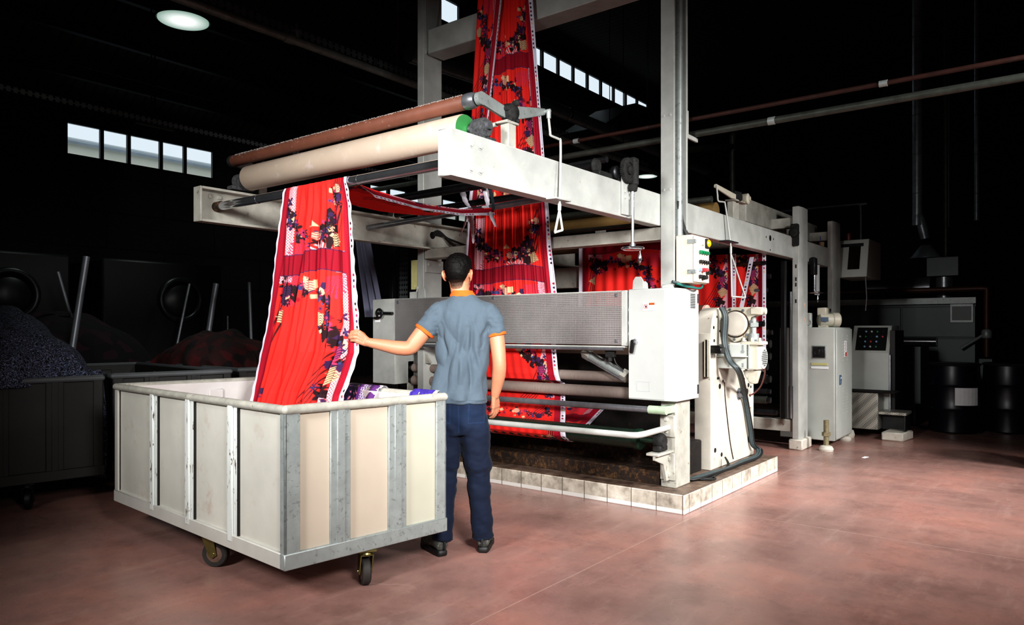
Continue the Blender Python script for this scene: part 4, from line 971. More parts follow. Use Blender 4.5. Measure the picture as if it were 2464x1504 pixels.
mb = MB(); mb.tube(smooth_path([(10.5, 2.3, 2.47), (10.5, 2.3, 2.9), (10.5, 2.32, 2.96), (10.5, 2.4, 2.98), (10.5, 4.6, 2.98)], 4), .028, 12); part('support_pipe', mb, M['dark_steel'], sb)
mb = MB(); mb.lathe([(.03, 0), (.035, .03), (.03, .09), (.01, .1)], (10.2, 2.38, 2.47), (0, 0, 1), 14); part('signal_lamp', mb, plain('dim_red_lamp', '#5c1410', .4, 0, .1, 9), sb)
mb = MB(); mb.tube([(10.1, 2.16, 1.98), (10.12, 2.15, 1.72), (10.15, 2.17, 1.55)], .008, 8); part('hanging_cable', mb, M['steel'], sb)
# ------------------------------------------------------------------ the printed cloth
PW, PL, RES = 1.0, 1.8, .0016
NU, NV = int(PW / RES), int(PL / RES)
RED, CRIM, WHITE, DARK = np.array(lin('#ee2f28')[:3]), np.array(lin('#a00a28')[:3]), np.array(lin('#ece8f6')[:3]), np.array(lin('#2c1318')[:3])
PURP, PINK, TAN, BLUE = np.array(lin('#40244f')[:3]), np.array(lin('#bf3a66')[:3]), np.array(lin('#ecc79a')[:3]), np.array(lin('#394478')[:3])
IMG = np.zeros((NV, NU, 3), np.float32); IMG[:] = RED
UU, VV = np.meshgrid((np.arange(NU) + .5) * RES, (np.arange(NV) + .5) * RES)
def win(u0, u1, v0, v1):
    a, b = max(0, int(u0 / RES)), min(NU, int(u1 / RES) + 1); c, d = max(0, int(v0 / RES)), min(NV, int(v1 / RES) + 1)
    return (slice(c, d), slice(a, b)) if b > a and d > c else None
def fill(u0, u1, v0, v1, test, col, inside=None):
    w = win(u0, u1, v0, v1)
    if w is None: return
    m = test(UU[w], VV[w])
    sub = IMG[w]; sub[m] = col
def ngon(u, v, r, n, rot, col):
    def t(U, V):
        a = np.arctan2(V - v, U - u) - rot; q = np.hypot(U - u, V - v)
        return q * np.cos((a % (2 * PI / n)) - PI / n) < r * math.cos(PI / n)
    fill(u - r, u + r, v - r, v + r, t, col)
def blossom(u, v, r, n, rot, col, eye=None):
    def t(U, V):
        a = np.arctan2(V - v, U - u) - rot; return np.hypot(U - u, V - v) < r * (.68 + .32 * np.cos(n * a))
    fill(u - r, u + r, v - r, v + r, t, col)
    if eye is not None: fill(u - r, u + r, v - r, v + r, lambda U, V: np.hypot(U - u, V - v) < r * .22, eye)
def waves(u, v, r, n, rot, c0, c1):
    def t(U, V):
        a = np.arctan2(V - v, U - u) - rot; q = np.hypot(U - u, V - v)
        return q * np.cos((a % (2 * PI / n)) - PI / n) < r * math.cos(PI / n)
    fill(u - r, u + r, v - r, v + r, t, c0)
    fill(u - r, u + r, v - r, v + r, lambda U, V: t(U, V) & (np.sin((V - v + .010 * np.sin((U - u) * 120)) * 420) > .25), c1)
def lattice(u0, u1, v0, v1, bg=None, edge=0, p=.018):
    def t(U, V):
        q = .0026
        d1 = np.abs(((U * 1.5 + V) / p) % 1 - .5) * p; d2 = np.abs(((U * 1.5 - V) / p) % 1 - .5) * p
        return (np.minimum(d1, d2) < q) & (U > u0 + edge * (.5 + .5 * np.sin(V * 17)))
    if bg is not None: fill(u0, u1, v0, v1, lambda U, V: U > u0 + edge * (.5 + .5 * np.sin(V * 17)), bg)
    fill(u0, u1, v0, v1, t, WHITE)
def stripes(ua, va, ub, vb, width, n, col, th=.0045):
    L = math.hypot(ub - ua, vb - va); du, dv = (ub - ua) / L, (vb - va) / L
    def t(U, V):
        s = (U - ua) * du + (V - va) * dv; q = -(U - ua) * dv + (V - va) * du
        return (s > 0) & (s < L) & (np.abs(q) < width) & (np.abs((q / (2 * width) * n) % 1 - .5) * (2 * width) / n < th)
    fill(min(ua, ub) - width, max(ua, ub) + width, min(va, vb) - width, max(va, vb) + width, t, col)
def rays(u, v, r, a0, a1, col):
    fill(u - r, u + r, v - r, v + r, lambda U, V: (np.hypot(U - u, V - v) < r) & (np.sin(np.arctan2(V - v, U - u) * 44) > .45) & (np.arctan2(V - v, U - u) > a0) & (np.arctan2(V - v, U - u) < a1), col)

def paint_print():
    R = random.Random(21)
    # side lattices, stripes
    lattice(.10, .23, .02, .48, RED * .9, .03); lattice(.79, .90, .48, .60, None, .03); lattice(.83, .90, .60, .98, None, .04); lattice(.80, .90, 1.0, 1.42, RED * .8, .08)
    lattice(.10, .25, .58, .645, None, .02); lattice(.10, .17, 1.45, 1.75, None, .02)
    stripes(.19, .64, .12, 1.02, .045, 4, DARK, .0035); stripes(.90, 1.02, .58, 1.50, .075, 6, DARK, .0035); stripes(.88, .0, .80, .36, .05, 5, DARK); stripes(.60, 1.78, .86, 1.48, .05, 5, CRIM * .6)
    rays(.33, .50, .16, -PI, 0, PINK); rays(.62, .55, .17, -PI, 0, WHITE * .9); rays(.24, .68, .12, -PI, PI, PINK); rays(.80, .62, .14, 0, PI, PINK)
    # garlands above and below the dark band, down the right side
    def scatter(path, n, spread, big):
        for i in range(n):
            t = R.random() * (len(path) - 1); k = int(t); f = t - k
            u = path[k][0] * (1 - f) + path[min(k + 1, len(path) - 1)][0] * f + R.gauss(0, spread); v = path[k][1] * (1 - f) + path[min(k + 1, len(path) - 1)][1] * f + R.gauss(0, spread * .8)
            s = R.random(); r = R.uniform(.010, .034) * big
            if s < .44: blossom(u, v, r * 1.2, R.choice((4, 5, 6)), R.random() * 6, R.choice((DARK, DARK, DARK, DARK, PURP)), R.choice((None, PINK, BLUE)))
            elif s < .64: ngon(u, v, r, R.choice((4, 4, 5)), R.random() * 2, R.choice((DARK, DARK, PURP)))
            elif s < .73: ngon(u, v, r * .75, 4, R.random() * 2, TAN)
            elif s < .80: waves(u, v, r * 1.1, R.choice((4, 6)), R.random() * 2, TAN if R.random() < .5 else PURP, DARK if R.random() < .5 else PINK)
            elif s < .86: blossom(u, v, r, 6, R.random(), PINK, DARK)
            elif s < .96: ngon(u, v, r * .6, 12, 0, R.choice((PINK, BLUE, CRIM)))
            else: ngon(u, v, r * .6, 4, R.random() * 2, BLUE)
    scatter([(.14, .14), (.20, .26), (.34, .36), (.5, .37), (.66, .34), (.78, .24), (.84, .08)], 150, .028, 1)
    scatter([(.70, .30), (.76, .42)], 24, .03, 1.3); scatter([(.22, .62), (.16, .76), (.28, .70)], 34, .03, 1.1)
    scatter([(.34, .66), (.5, .70), (.66, .74), (.74, .86), (.80, .98), (.84, 1.06)], 90, .034, 1.1); scatter([(.62, .92), (.78, .98)], 14, .02, 1.3)
    scatter([(.86, 1.1), (.78, 1.26), (.84, 1.4)], 30, .03, 1.1); scatter([(.10, 1.30), (.13, 1.55), (.25, 1.66), (.5, 1.64), (.74, 1.68), (.85, 1.6)], 85, .03, 1)
    # the dark band with blue-violet edges
    def band(U): return .455 + .02 * np.sin(U * 7) + .07 * np.clip(U - .45, 0, 1)
    fill(0, 1, .3, .8, lambda U, V: (V > band(U)) & (V < band(U) + .128), CRIM * .92)
    for o in (0, .128): fill(0, 1, .3, .8, lambda U, V: np.abs(V - band(U) - o) < .003, PURP)
    # tan panels and big shapes
    waves(.80, .40, .055, 4, .5, TAN, DARK); waves(.62, .88, .045, 6, .3, TAN, DARK * 3); waves(.83, 1.22, .06, 4, .2, TAN, DARK * 4); waves(.155, .86, .05, 3, 1.1, TAN, DARK * 3)
    waves(.83, 1.08, .04, 5, .2, PURP, PINK); blossom(.76, 1.0, .065, 4, .6, DARK, PURP); waves(.20, .70, .05, 4, .2, PURP, DARK); ngon(.53, .66, .036, 4, .75, TAN); ngon(.50, .29, .032, 3, .5, TAN)
    # borders and selvedges with their printed dots
    fill(0, .105, 0, PL, lambda U, V: U > -1, CRIM); fill(.895, 1, 0, PL, lambda U, V: U > -1, CRIM)
    fill(0, .036, 0, PL, lambda U, V: U > -1, WHITE); fill(.952, 1, 0, PL, lambda U, V: U > -1, WHITE)
    v = .08; cols = [PURP, DARK, CRIM, PURP, PINK, TAN, WHITE * .8, DARK, CRIM, PINK]
    k = 0
    while v < PL:
        if (v % .62) < .46: ngon(.975, v, .0105, 14, 0, cols[k % 10]); k += 1
        v += .034
paint_print()

for ax in (0, 1):       # ink bleeds a little into the weave
    IMG[:] = (np.roll(IMG, 1, ax) + 2 * IMG + np.roll(IMG, -1, ax)) / 4
def sample(u, v):
    x = np.clip(u / RES - .5, 0, NU - 1.001); y = (v % PL) / RES - .5
    iu = x.astype(int); fu = (x - iu)[..., None]; y0 = np.floor(y).astype(int); fv = (y - y0)[..., None]
    a, b = y0 % NV, (y0 + 1) % NV
    return (IMG[a, iu] * (1 - fu) + IMG[a, iu + 1] * fu) * (1 - fv) + (IMG[b, iu] * (1 - fu) + IMG[b, iu + 1] * fu) * fv

def cloth_mesh(name, nu, nv, pos, uv, colour=None, th=0):
    """a woven sheet: pos(s,t) and uv(s,t) take arrays; the printed colours sit on the vertices"""
    s, t = np.meshgrid(np.linspace(0, 1, nu), np.linspace(0, 1, nv))
    co = np.stack(pos(s, t), -1).reshape(-1, 3)
    i = np.arange((nv - 1) * (nu - 1)); r, c = i // (nu - 1), i % (nu - 1); a = r * nu + c
    f = np.stack([a, a + 1, a + nu + 1, a + nu], -1)
    me = bpy.data.meshes.new(name)
    me.vertices.add(len(co)); me.loops.add(f.size); me.polygons.add(len(f))
    me.vertices.foreach_set('co', co.astype(np.float32).ravel()); me.loops.foreach_set('vertex_index', f.astype(np.int32).ravel())
    me.polygons.foreach_set('loop_start', (np.arange(len(f)) * 4).astype(np.int32)); me.polygons.foreach_set('loop_total', np.full(len(f), 4, np.int32))
    me.update(calc_edges=True); me.shade_smooth()
    u, v = uv(s, t)
    col = (sample(u, v) if colour is None else colour(u, v)).reshape(-1, 3)
    at_ = me.color_attributes.new('print', 'FLOAT_COLOR', 'POINT')
    at_.data.foreach_set('color', np.concatenate([col, np.ones((len(col), 1))], 1).astype(np.float32).ravel())
    return me, co

def cloth(name, label, cat, nu, nv, pos, uv, mat='print', colour=None, parent=None):
    me, co = cloth_mesh(name, nu, nv, pos, uv, colour)
    b = Vector((float(co[:, 0].mean()), float(co[:, 1].mean()), float(co[:, 2].min()))) if parent is None else base_of(parent)
    me.transform(Matrix.Translation(-b)); me.materials.append(M[mat])
    o = bpy.data.objects.new(name, me); COL.objects.link(o)
    if parent is None: o.location = b; tag(o, label, cat)
    else: o.parent = parent
    return o

def lerp(x, xs, ys): return np.interp(x, xs, ys)

# front hanging sheet: from the guide rod, sagging to the chrome bar, over it and down into the bin
PX = [4.27, 3.9, 3.5, 3.1, 2.93, 2.88, 2.85, 2.82, 2.812, 2.805, 2.80, 2.79, 2.77, 2.74, 2.72]
PZ = [2.235, 2.185, 2.175, 2.20, 2.222, 2.2335, 2.2345, 2.226, 2.20, 2.0, 1.75, 1.35, 1.05, .85, .50]
PD = np.concatenate([[0], np.cumsum(np.hypot(np.diff(PX), np.diff(PZ)))]); BAR = PD[6]
VIS = BAR + 1.36
def hang_d(t): return lerp(t, [0, .22, .96, 1], [0, BAR - .01, VIS, PD[-1]])
def hang_pos(s, t):
    d = hang_d(t)
    X, Z = lerp(d, PD, PX), lerp(d, PD, PZ)
    drop = np.clip(d - BAR, 0, None)
    zz = [-.1, 0, .20, .445, .69, .91, 1.08, 1.18, 1.33, 1.75]
    R_ = lerp(drop, zz, [3.47, 3.455, 3.39, 3.36, 3.33, 3.302, 3.292, 3.33, 3.386, 3.42])
    L_ = lerp(drop, zz, [4.06, 4.058, 4.09, 4.135, 4.17, 4.215, 4.26, 4.285, 4.31, 4.36])
    pre = np.clip((BAR - d) / BAR, 0, 1)
    L_ = L_ - pre * .10
    curl = np.clip((s - .90) / .10, 0, 1) * np.clip(pre * 6, 0, 1)
    Y = L_ + (R_ - L_) * (s - .06 * curl)
    f = np.clip(drop / .25, 0, 1)
    k = s + .03 * np.sin(5 * drop + 9 * s)
    fold = .030 * np.abs(np.sin(PI * 4.3 * k + .3)) ** .8 - .018 + .012 * np.sin(2 * PI * 8.6 * k + 2.0 + drop) + .007 * np.sin(2 * PI * 15 * s + 3 * drop)
    env = np.clip(np.minimum(s, 1 - s) * 9, .15, 1)
    X = X + fold * f * env * (1 + .5 * drop) + (1 - f) * .0025 * np.sin(2 * PI * 11 * s) - .06 * f * np.clip(drop - .7, 0, 1) * np.sin(PI * s)
    Z = Z + 2 * fold * pre * (1 - pre) * env - pre * (1 - pre) * .125 * np.sin(PI * s) - .058 * curl
    Y = Y + .004 * np.sin(60 * d) * np.clip(1 - np.minimum(s, 1 - s) * 25, 0, 1)
    return X, Y, Z
hc = cloth('hanging_cloth', 'red printed cloth hanging over the chrome bar down into the wheeled bin', 'cloth', 460, 1000, hang_pos,
           lambda s, t: (s + .018 * np.sin(2 * PI * 3 * s), hang_d(t) - BAR))

# tall sheet falling from above the portal to the guard
TZ = [1.42, 1.62, 2.0, 2.35, 2.80, 3.40, 4.20, 5.6]
def tall_pos(s, t):
    Z = 5.3 - t * (5.3 - 1.42)
    L_ = lerp(Z, TZ, [4.40, 4.39, 4.365, 4.335, 4.27, 4.23, 4.165, 4.06]); R_ = lerp(Z, TZ, [3.36, 3.378, 3.43, 3.455, 3.495, 3.55, 3.62, 3.74])
    Y = L_ + (R_ - L_) * s
    up = np.clip((Z - 2.1) / 2, 0, 1.2)
    X = 4.925 + .010 * np.sin(2 * PI * 9 * s + 1.5 * Z) + .004 * np.sin(2 * PI * 31 * s) + up * (.018 * np.sin(2 * PI * 5 * s + .8) - .02)
    return X, Y, Z
tc = cloth('tall_cloth', 'red printed cloth falling from the portal top behind the near beam', 'cloth', 360, 1300, tall_pos,
           lambda s, t: (s, t * 3.88 - 2.985))
def fold_pos(s, t):      # the folded-over edge in front of the tall sheet
    Z = 5.3 - t * 2.72
    L_ = lerp(Z, TZ, [4.41, 4.40, 4.37, 4.34, 4.275, 4.235, 4.17, 4.065]); R_ = lerp(Z, TZ, [4.22, 4.21, 4.18, 4.15, 4.11, 4.01, 3.89, 3.75])
    return 4.872 + .007 * np.sin(2 * PI * 4 * s + Z), L_ + (R_ - L_) * s, Z
cloth('folded_edge', None, None, 110, 900, fold_pos, lambda s, t: (.56 + .44 * s, t * 2.72 - 2.3), parent=tc)

# the lower run: behind the guard, round the wrapped rollers to the bottom roller
LX = [4.96, 4.99, 5.04, 5.045, 5.065, 5.11, 5.165, 5.165, 4.95, 4.785, 4.785, 4.82, 4.86, 4.92]
LZ = [1.42, 1.15, .98, .935, .885, .872, .86, .76, .62, .52, .47, .44, .422, .44]
LD = np.concatenate([[0], np.cumsum(np.hypot(np.diff(LX), np.diff(LZ)))])
def low_pos(s, t):
    d = t * LD[-1]; X, Z = lerp(d, LD, LX), lerp(d, LD, LZ)
    R_ = lerp(d, LD, [3.40, 3.425, 3.44, 3.435, 3.43, 3.44, 3.455, 3.45, 3.305, 3.20, 3.19, 3.18, 3.17, 3.17]); L_ = R_ + 1.02
    Y = L_ + (R_ - L_) * s
    return X + .005 * np.sin(2 * PI * 12 * s) * np.sin(PI * t), Y, Z
cloth('lower_cloth', 'red printed cloth running below the guard down round the green bottom roller', 'cloth', 280, 420, low_pos, lambda s, t: (s, t * LD[-1] + .62))
def diag_pos(s, t):
    X = 4.95 + t * 1.5; Z = .435 + t * .62
    R_ = 3.20 + .06 * t; L_ = R_ + .95
    return X, L_ + (R_ - L_) * s, Z + .006 * np.sin(2 * PI * 7 * s)
cloth('rising_cloth', 'red printed cloth rising slantwise from the bottom roller to the back', 'cloth', 240, 380, diag_pos, lambda s, t: (s, t * 1.65 + .2))
# behind the portal: sheet over the tan roller
CX = [6.9, 6.6, 6.30, 6.22, 6.165, 6.15, 6.15]; CZ = [2.20, 2.27, 2.265, 2.245, 2.19, 2.10, 1.35]
CD = np.concatenate([[0], np.cumsum(np.hypot(np.diff(CX), np.diff(CZ)))])
def back_pos(s, t):
    d = t * CD[-1]
    return lerp(d, CD, CX) + .006 * np.sin(2 * PI * 9 * s), 3.945 - 1.06 * s, lerp(d, CD, CZ)
cloth('roller_cloth', 'red printed cloth draped over the tan roller behind the portal', 'cloth', 300, 520, back_pos, lambda s, t: (s, t * CD[-1] - CD[-2] - .07 + .62))
for nm, lb, X_, y0, y1, z0, z1, vo in (('rear_cloth', 'dim red printed cloth hanging behind the push-button box', 7.42, 3.70, 2.825, 1.15, 2.10, .80), ('rear_cloth', 'dim red printed cloth farthest right, before the dark rear rollers', 7.45, 3.35, 2.565, .95, 2.10, .9)):
    cloth(nm, lb, 'cloth', 220, 300, lambda s, t, X_=X_, y0=y0, y1=y1, z0=z0, z1=z1: (X_ + .006 * np.sin(2 * PI * 6 * s) + (y0 < 3.5) * .12, y0 + (y1 - y0) * s, z1 + (z0 - z1) * t), lambda s, t, vo=vo: (s, t * 1.0 + vo))
def slant(s, t): return 7.36 + 0 * s, 2.66 + .20 * t - .045 * s, 2.05 - .95 * t
cloth('slanting_selvedge', 'pale dotted selvedge strip slanting before the rear red cloths', 'cloth strip', 30, 400, slant, lambda s, t: (.957 + .043 * s, t * 1.0))

# rags knotted to the guide rod
for k, (pts, r, mt, lb) in enumerate((
    ([(4.38, 3.93, 2.47), (4.36, 3.90, 2.42), (4.33, 3.84, 2.33), (4.30, 3.78, 2.28), (4.28, 3.74, 2.25)], .03, 'rag', 'white rag tied round the dark spreader tube above the tall cloth'),
    ([(4.29, 3.60, 2.40), (4.27, 3.57, 2.32), (4.25, 3.54, 2.25), (4.24, 3.53, 2.235)], .026, 'rag', 'white rag wound on the guide rod at the sagging cloth end'),
    ([(4.24, 3.56, 2.24), (4.22, 3.50, 2.19), (4.22, 3.46, 2.12), (4.22, 3.44, 2.08)], .028, 'rag', 'torn white rag end dangling right of the knot'),
    ([(4.27, 3.55, 2.42), (4.25, 3.51, 2.34), (4.24, 3.48, 2.25), (4.23, 3.47, 2.20)], .02, 'rag_dk', 'dark teal rag knotted beside the torn white rag'),
    ([(4.30, 3.80, 2.21), (4.29, 3.81, 2.14), (4.28, 3.835, 2.08), (4.28, 3.83, 2.03)], .022, 'rag', 'white rag end hanging at the left edge of the tall cloth'),
    ([(4.30, 3.76, 2.21), (4.28, 3.73, 2.14), (4.27, 3.71, 2.05), (4.27, 3.705, 1.98)], .024, 'rag', 'long white rag end hanging before the tall cloth left part'))):
    mb = MB(); n = len(pts); P = smooth_path(pts, 5)
    mb.tube(P, [r * (1.05 - .75 * i / (len(P) - 1)) * (1 + .15 * math.sin(i * 2.1 + k)) for i in range(len(P))], 10, squash=.45)
    single('knotted_rag', mb, M[mt], lb, 'rag', 'rags on the guide rod')

# ------------------------------------------------------------------ wheeled bins
E1 = Vector((.0698, .9976, 0)); E2 = Vector((.9915, -.1300, 0))
BINM = Matrix(((E2.x, E1.x, 0, 0), (E2.y, E1.y, 0, 0), (0, 0, 1, 0), (0, 0, 0, 1)))   # local x: short side, local y: long side
SX, SY = .945, 2.05
def bin_parts(root, front=True):
    z0, z1 = .20, .955
    g = {}
    def P(nm, mb, mat, par=root, lb=None): return part(nm, mb, M[mat], par, lb, mtx=BINM)
    t = .022
    mb = MB()   # liner: open tub with ribs pressed into it
    mb.box(t, SX - t, t, SY - t, z0 + .03, z0 + .05, 0)
    for a in ((t, t + .014, t, SY - t), (SX - t - .014, SX - t, t, SY - t), (t, SX - t, t, t + .014), (t, SX - t, SY - t - .014, SY - t)): mb.box(*a, z0 + .05, z1 - .012, .003)
    for k in range(1, 4): mb.box(SX - t - .03, SX - t - .013, SY * k / 4 - .05, SY * k / 4 + .05, z0 + .05, z1 - .06, .006)
    for k in range(1, 3): mb.box(SX * k / 3 - .05, SX * k / 3 + .05, SY - t - .03, SY - t - .013, z0 + .05, z1 - .06, .006)
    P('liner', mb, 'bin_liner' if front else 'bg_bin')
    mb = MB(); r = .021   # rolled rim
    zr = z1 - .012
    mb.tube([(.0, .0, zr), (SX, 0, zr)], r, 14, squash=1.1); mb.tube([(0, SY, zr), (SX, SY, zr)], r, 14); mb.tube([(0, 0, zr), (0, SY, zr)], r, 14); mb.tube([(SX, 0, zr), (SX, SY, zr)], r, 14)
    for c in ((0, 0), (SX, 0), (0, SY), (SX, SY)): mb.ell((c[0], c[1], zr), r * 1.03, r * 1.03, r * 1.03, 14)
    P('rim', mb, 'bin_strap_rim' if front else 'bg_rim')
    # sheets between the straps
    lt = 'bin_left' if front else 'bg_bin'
    for a, b in ((.06, .505), (.505, .99), (.99, 1.465), (1.465, SY - .05)):
        mb = MB(); mb.box(.008, .02, a, b, z0 + .05, z1 - .03, .001); P('side_sheet', mb, lt)
    for k, (a, b) in enumerate(((.03, .29), (.29, .63), (.63, .92))):
        mb = MB(); mb.box(a, b, .008, .02, z0 + .05, z1 - .03, .001); P('end_panel', mb, ('bin_beige', 'bin_beige', 'bin_ivory')[k] if front else 'bg_bin')
    for a, b in ((.03, .5), (.5, SX - .03)):
        mb = MB(); mb.box(a, b, SY - .02, SY - .008, z0 + .05, z1 - .03, .001); P('end_panel', mb, lt)
    for a, b in ((.05, SY / 2), (SY / 2, SY - .05)):
        mb = MB(); mb.box(SX - .02, SX - .008, a, b, z0 + .05, z1 - .03, .001); P('side_sheet', mb, lt)
    # straps: raised channel strips on the long side, flat wide ones on the short end
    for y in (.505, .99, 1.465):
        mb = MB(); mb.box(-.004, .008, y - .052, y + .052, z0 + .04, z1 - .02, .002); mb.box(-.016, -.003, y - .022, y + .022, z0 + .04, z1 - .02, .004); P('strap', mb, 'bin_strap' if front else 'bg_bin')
        mb = MB(); mb.box(-.002, .009, y - .066, y - .053, z0 + .05, z1 - .03, 0); P('strap_shadow', mb, 'black')  # black strip added as the shadow line along each strap's edge
    for a, b in ((.232, .345), (.572, .685)):
        mb = MB(); mb.box(a, b, -.006, .008, z0 + .05, z1 - .02, .003); mb.box(a + .035, b - .035, -.011, -.005, z0 + .05, z1 - .02, .002); P('strap', mb, 'galv' if front else 'bg_bin')
    # corner angles and bottom rail
    for cx, cy, wx, wy in ((0, 0, .07, .036), (SX, 0, -.06, .05), (0, SY, .05, -.045), (SX, SY, -.05, -.05)):
        mb = MB(); x0, x1 = sorted((cx - .008 * math.copysign(1, wx), cx + wx)); y0, y1 = sorted((cy - .008 * math.copysign(1, wy), cy + wy))
        yb = sorted((cy - .008 * math.copysign(1, wy), cy + .004 * math.copysign(1, wy))); xb = sorted((cx - .008 * math.copysign(1, wx), cx + .004 * math.copysign(1, wx)))
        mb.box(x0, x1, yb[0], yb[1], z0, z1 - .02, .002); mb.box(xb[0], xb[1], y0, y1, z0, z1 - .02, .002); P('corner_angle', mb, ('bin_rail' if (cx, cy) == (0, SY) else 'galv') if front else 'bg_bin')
    mb = MB(); mb.box(-.012, .03, -.012, SY + .012, z0, z0 + .075, .004); P('bottom_rail', mb, 'bin_rail' if front else 'bg_bin')
    mb = MB(); mb.box(-.013, SX + .012, -.014, .03, z0, z0 + .075, .004); P('bottom_rail', mb, 'galv' if front else 'bg_bin')
    mb = MB(); mb.box(0, SX + .012, SY - .03, SY + .012, z0, z0 + .06, .004); mb.box(SX - .03, SX + .012, 0, SY, z0, z0 + .06, .004); P('bottom_rail', mb, 'bin_rail' if front else 'bg_bin')
    # casters
    for (x, y, ang) in ((.47, .045, 1.15), (.085, .93, -.95), (.5, SY - .12, .6), (SX - .10, .95, .4)):
        rt = bpy.data.objects.new('caster', None); COL.objects.link(rt); rt.parent = root
        rm = BINM @ Matrix.Translation((x, y, 0)) @ Matrix.Rotation(ang, 4, 'Z')
        mb = MB(); mb.box(-.045, .045, -.045, .045, .185, .20, .003); mb.lathe([(.032, 0), (.036, .01), (.03, .022)], (0, 0, .162), (0, 0, 1), 20)
        for s in (-1, 1): mb.prism([(-.03, .168), (.035, .168), (.055, .07), (.03, .052), (.012, .06)], 'y', s * .030 - .003, s * .030 + .003)
        mb.box(-.03, .035, -.033, .033, .162, .169, .002); mb.cyl((.035, -.038, .072), (.035, .038, .072), .010, n=10)
        me = mb.mesh('fork', mtx=rm); me.materials.append(M['caster_fork'] if front else M['bg_dark']); o = bpy.data.objects.new('fork', me); COL.objects.link(o); o.parent = rt
        mb = MB(); mb.lathe([(.05, -.02), (.066, -.021), (.072, -.014), (.072, .014), (.066, .021), (.05, .02)], (.035, 0, .072), (0, 1, 0), 36)
        me = mb.mesh('wheel', mtx=rm); me.materials.append(M['rubber'] if front else M['bg_dark']); o = bpy.data.objects.new('wheel', me); COL.objects.link(o); o.parent = rt
        mb = MB(); mb.lathe([(.02, -.024), (.05, -.019), (.051, .019), (.02, .024)], (.035, 0, .072), (0, 1, 0), 24)
        me = mb.mesh('hub', mtx=rm); me.materials.append(M['wheel_hub'] if front else M['bg_dark']); o = bpy.data.objects.new('hub', me); COL.objects.link(o); o.parent = rt
M['bin_strap_rim'] = plain('bin_rim_plastic', '#a8a69c', .4, 0, .16, 14, '#6f6d64', .60, .1)
wb = thing('wheeled_bin', 'large cream and grey wheeled bin standing before the man', 'bin', (2.021, 2.903, 0))
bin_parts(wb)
# cloth left inside the bin and over its far rim
def bp(x, y, z): return BINM @ Vector((x, y, z)) + Vector((2.021, 2.903, 0))
def drape(name, label, mat, y0, y1, seed, colour=None):
    def pos(s, t):
        Y = y0 + (y1 - y0) * s
        px = lerp(t, [0, .2, .46, .5, .54, .6, 1], [SX - .2, SX - .10, SX - .035, SX, SX + .03, SX + .045, SX + .06]); pz = lerp(t, [0, .2, .46, .5, .54, .6, 1], [.62, .80, .955, .978, .955, .92, .62])
        w = .012 * np.sin(9 * s + seed + 4 * t) + .006 * np.sin(31 * s + 2 * seed)
        z = pz + w * .6 * (np.abs(t - .5) > .03); px = px + w * np.where(t < .5, -1, .5)
        return E2.x * px + E1.x * Y + 2.021, E2.y * px + E1.y * Y + 2.903, z
    return pos
PR = [np.array(lin(h)[:3]) for h in ('#150c22', '#33205e', '#6d3a86', '#d27f86', '#ece8f6')]
def purple_col(u, v):
    c = np.empty(u.shape + (3,)); c[:] = PR[0]
    b = np.sin(u * 60 + 2 * np.sin(v * 40)) * np.sin(v * 55 + 1.5 * np.sin(u * 50)); c[b > .35] = PR[1]; c[b > .75] = PR[3]
    c[(u > .26) & (u < .40)] = PR[2]; n_ = (u > .26) & (u < .36) & (np.minimum(np.abs(((u * 2 + v) * 22) % 1 - .5), np.abs(((u * 2 - v) * 22) % 1 - .5)) < .13); c[n_] = PR[4]
    c[u < .09] = PR[4]; c[(u < .26) & (u >= .09)] = PR[2] * .8
    d = (np.hypot(((v * 14) % 1 - .5) / 14, u - .045) < .014); c[d] = PR[0]
    return c
cloth('purple_print_cloth', 'purple printed cloth hung over the far rim of the bin beside the red cloth', 'cloth', 160, 220, drape('a', '', '', .52, 1.04, 1), lambda s, t: (s, t), colour=purple_col)
cloth('violet_cloth', 'plain violet cloth lying over the far bin rim next to the man', 'cloth', 60, 120, drape('b', '', '', .05, .235, 3), lambda s, t: (s, t), colour=lambda u, v: np.where((u < .1)[..., None], PR[4], np.array(lin('#3c2a8c')[:3])) + 0 * u[..., None])
def pile_pos(s, t):
    a = s; b = t
    x = .06 + (SX - .14) * a; y = .08 + (SY - .2) * b
    z = .42 + .10 * np.sin(PI * a) * np.sin(PI * b) + .03 * np.sin(13 * a + 5 * b) + .03 * np.sin(17 * b - 6 * a) + .012 * np.sin(41 * a + 23 * b)
    return E2.x * x + E1.x * y + 2.021, E2.y * x + E1.y * y + 2.903, z
cloth('heaped_cloth', 'red printed cloth heaped in folds on the bottom of the wheeled bin', 'cloth', 160, 260, pile_pos, lambda s, t: (s, t * 2))
# ------------------------------------------------------------------ the man at the cloth
def remeshed(mb, name, voxel, smooth=3):
    me = mb.mesh(name + '_src'); ob = bpy.data.objects.new('tmp', me); COL.objects.link(ob)
    md = ob.modifiers.new('r', 'REMESH'); md.mode = 'VOXEL'; md.voxel_size = voxel; md.use_smooth_shade = True
    dg = bpy.context.evaluated_depsgraph_get(); out = bpy.data.meshes.new_from_object(ob.evaluated_get(dg))
    bpy.data.objects.remove(ob); bpy.data.meshes.remove(me)
    bm = bmesh.new(); bm.from_mesh(out)
    for _ in range(smooth): bmesh.ops.smooth_vert(bm, verts=bm.verts, factor=.5, use_axis_x=True, use_axis_y=True, use_axis_z=True)
    bm.to_mesh(out); bm.free(); out.name = name; out.shade_smooth(); return out
def vco(me):
    a = np.empty(len(me.vertices) * 3, np.float32); me.vertices.foreach_get('co', a); return a.reshape(-1, 3)
def vno(me):
    a = np.empty(len(me.vertices) * 3, np.float32); me.vertices.foreach_get('normal', a); return a.reshape(-1, 3)
def set_co(me, c): me.vertices.foreach_set('co', c.astype(np.float32).ravel()); me.update()
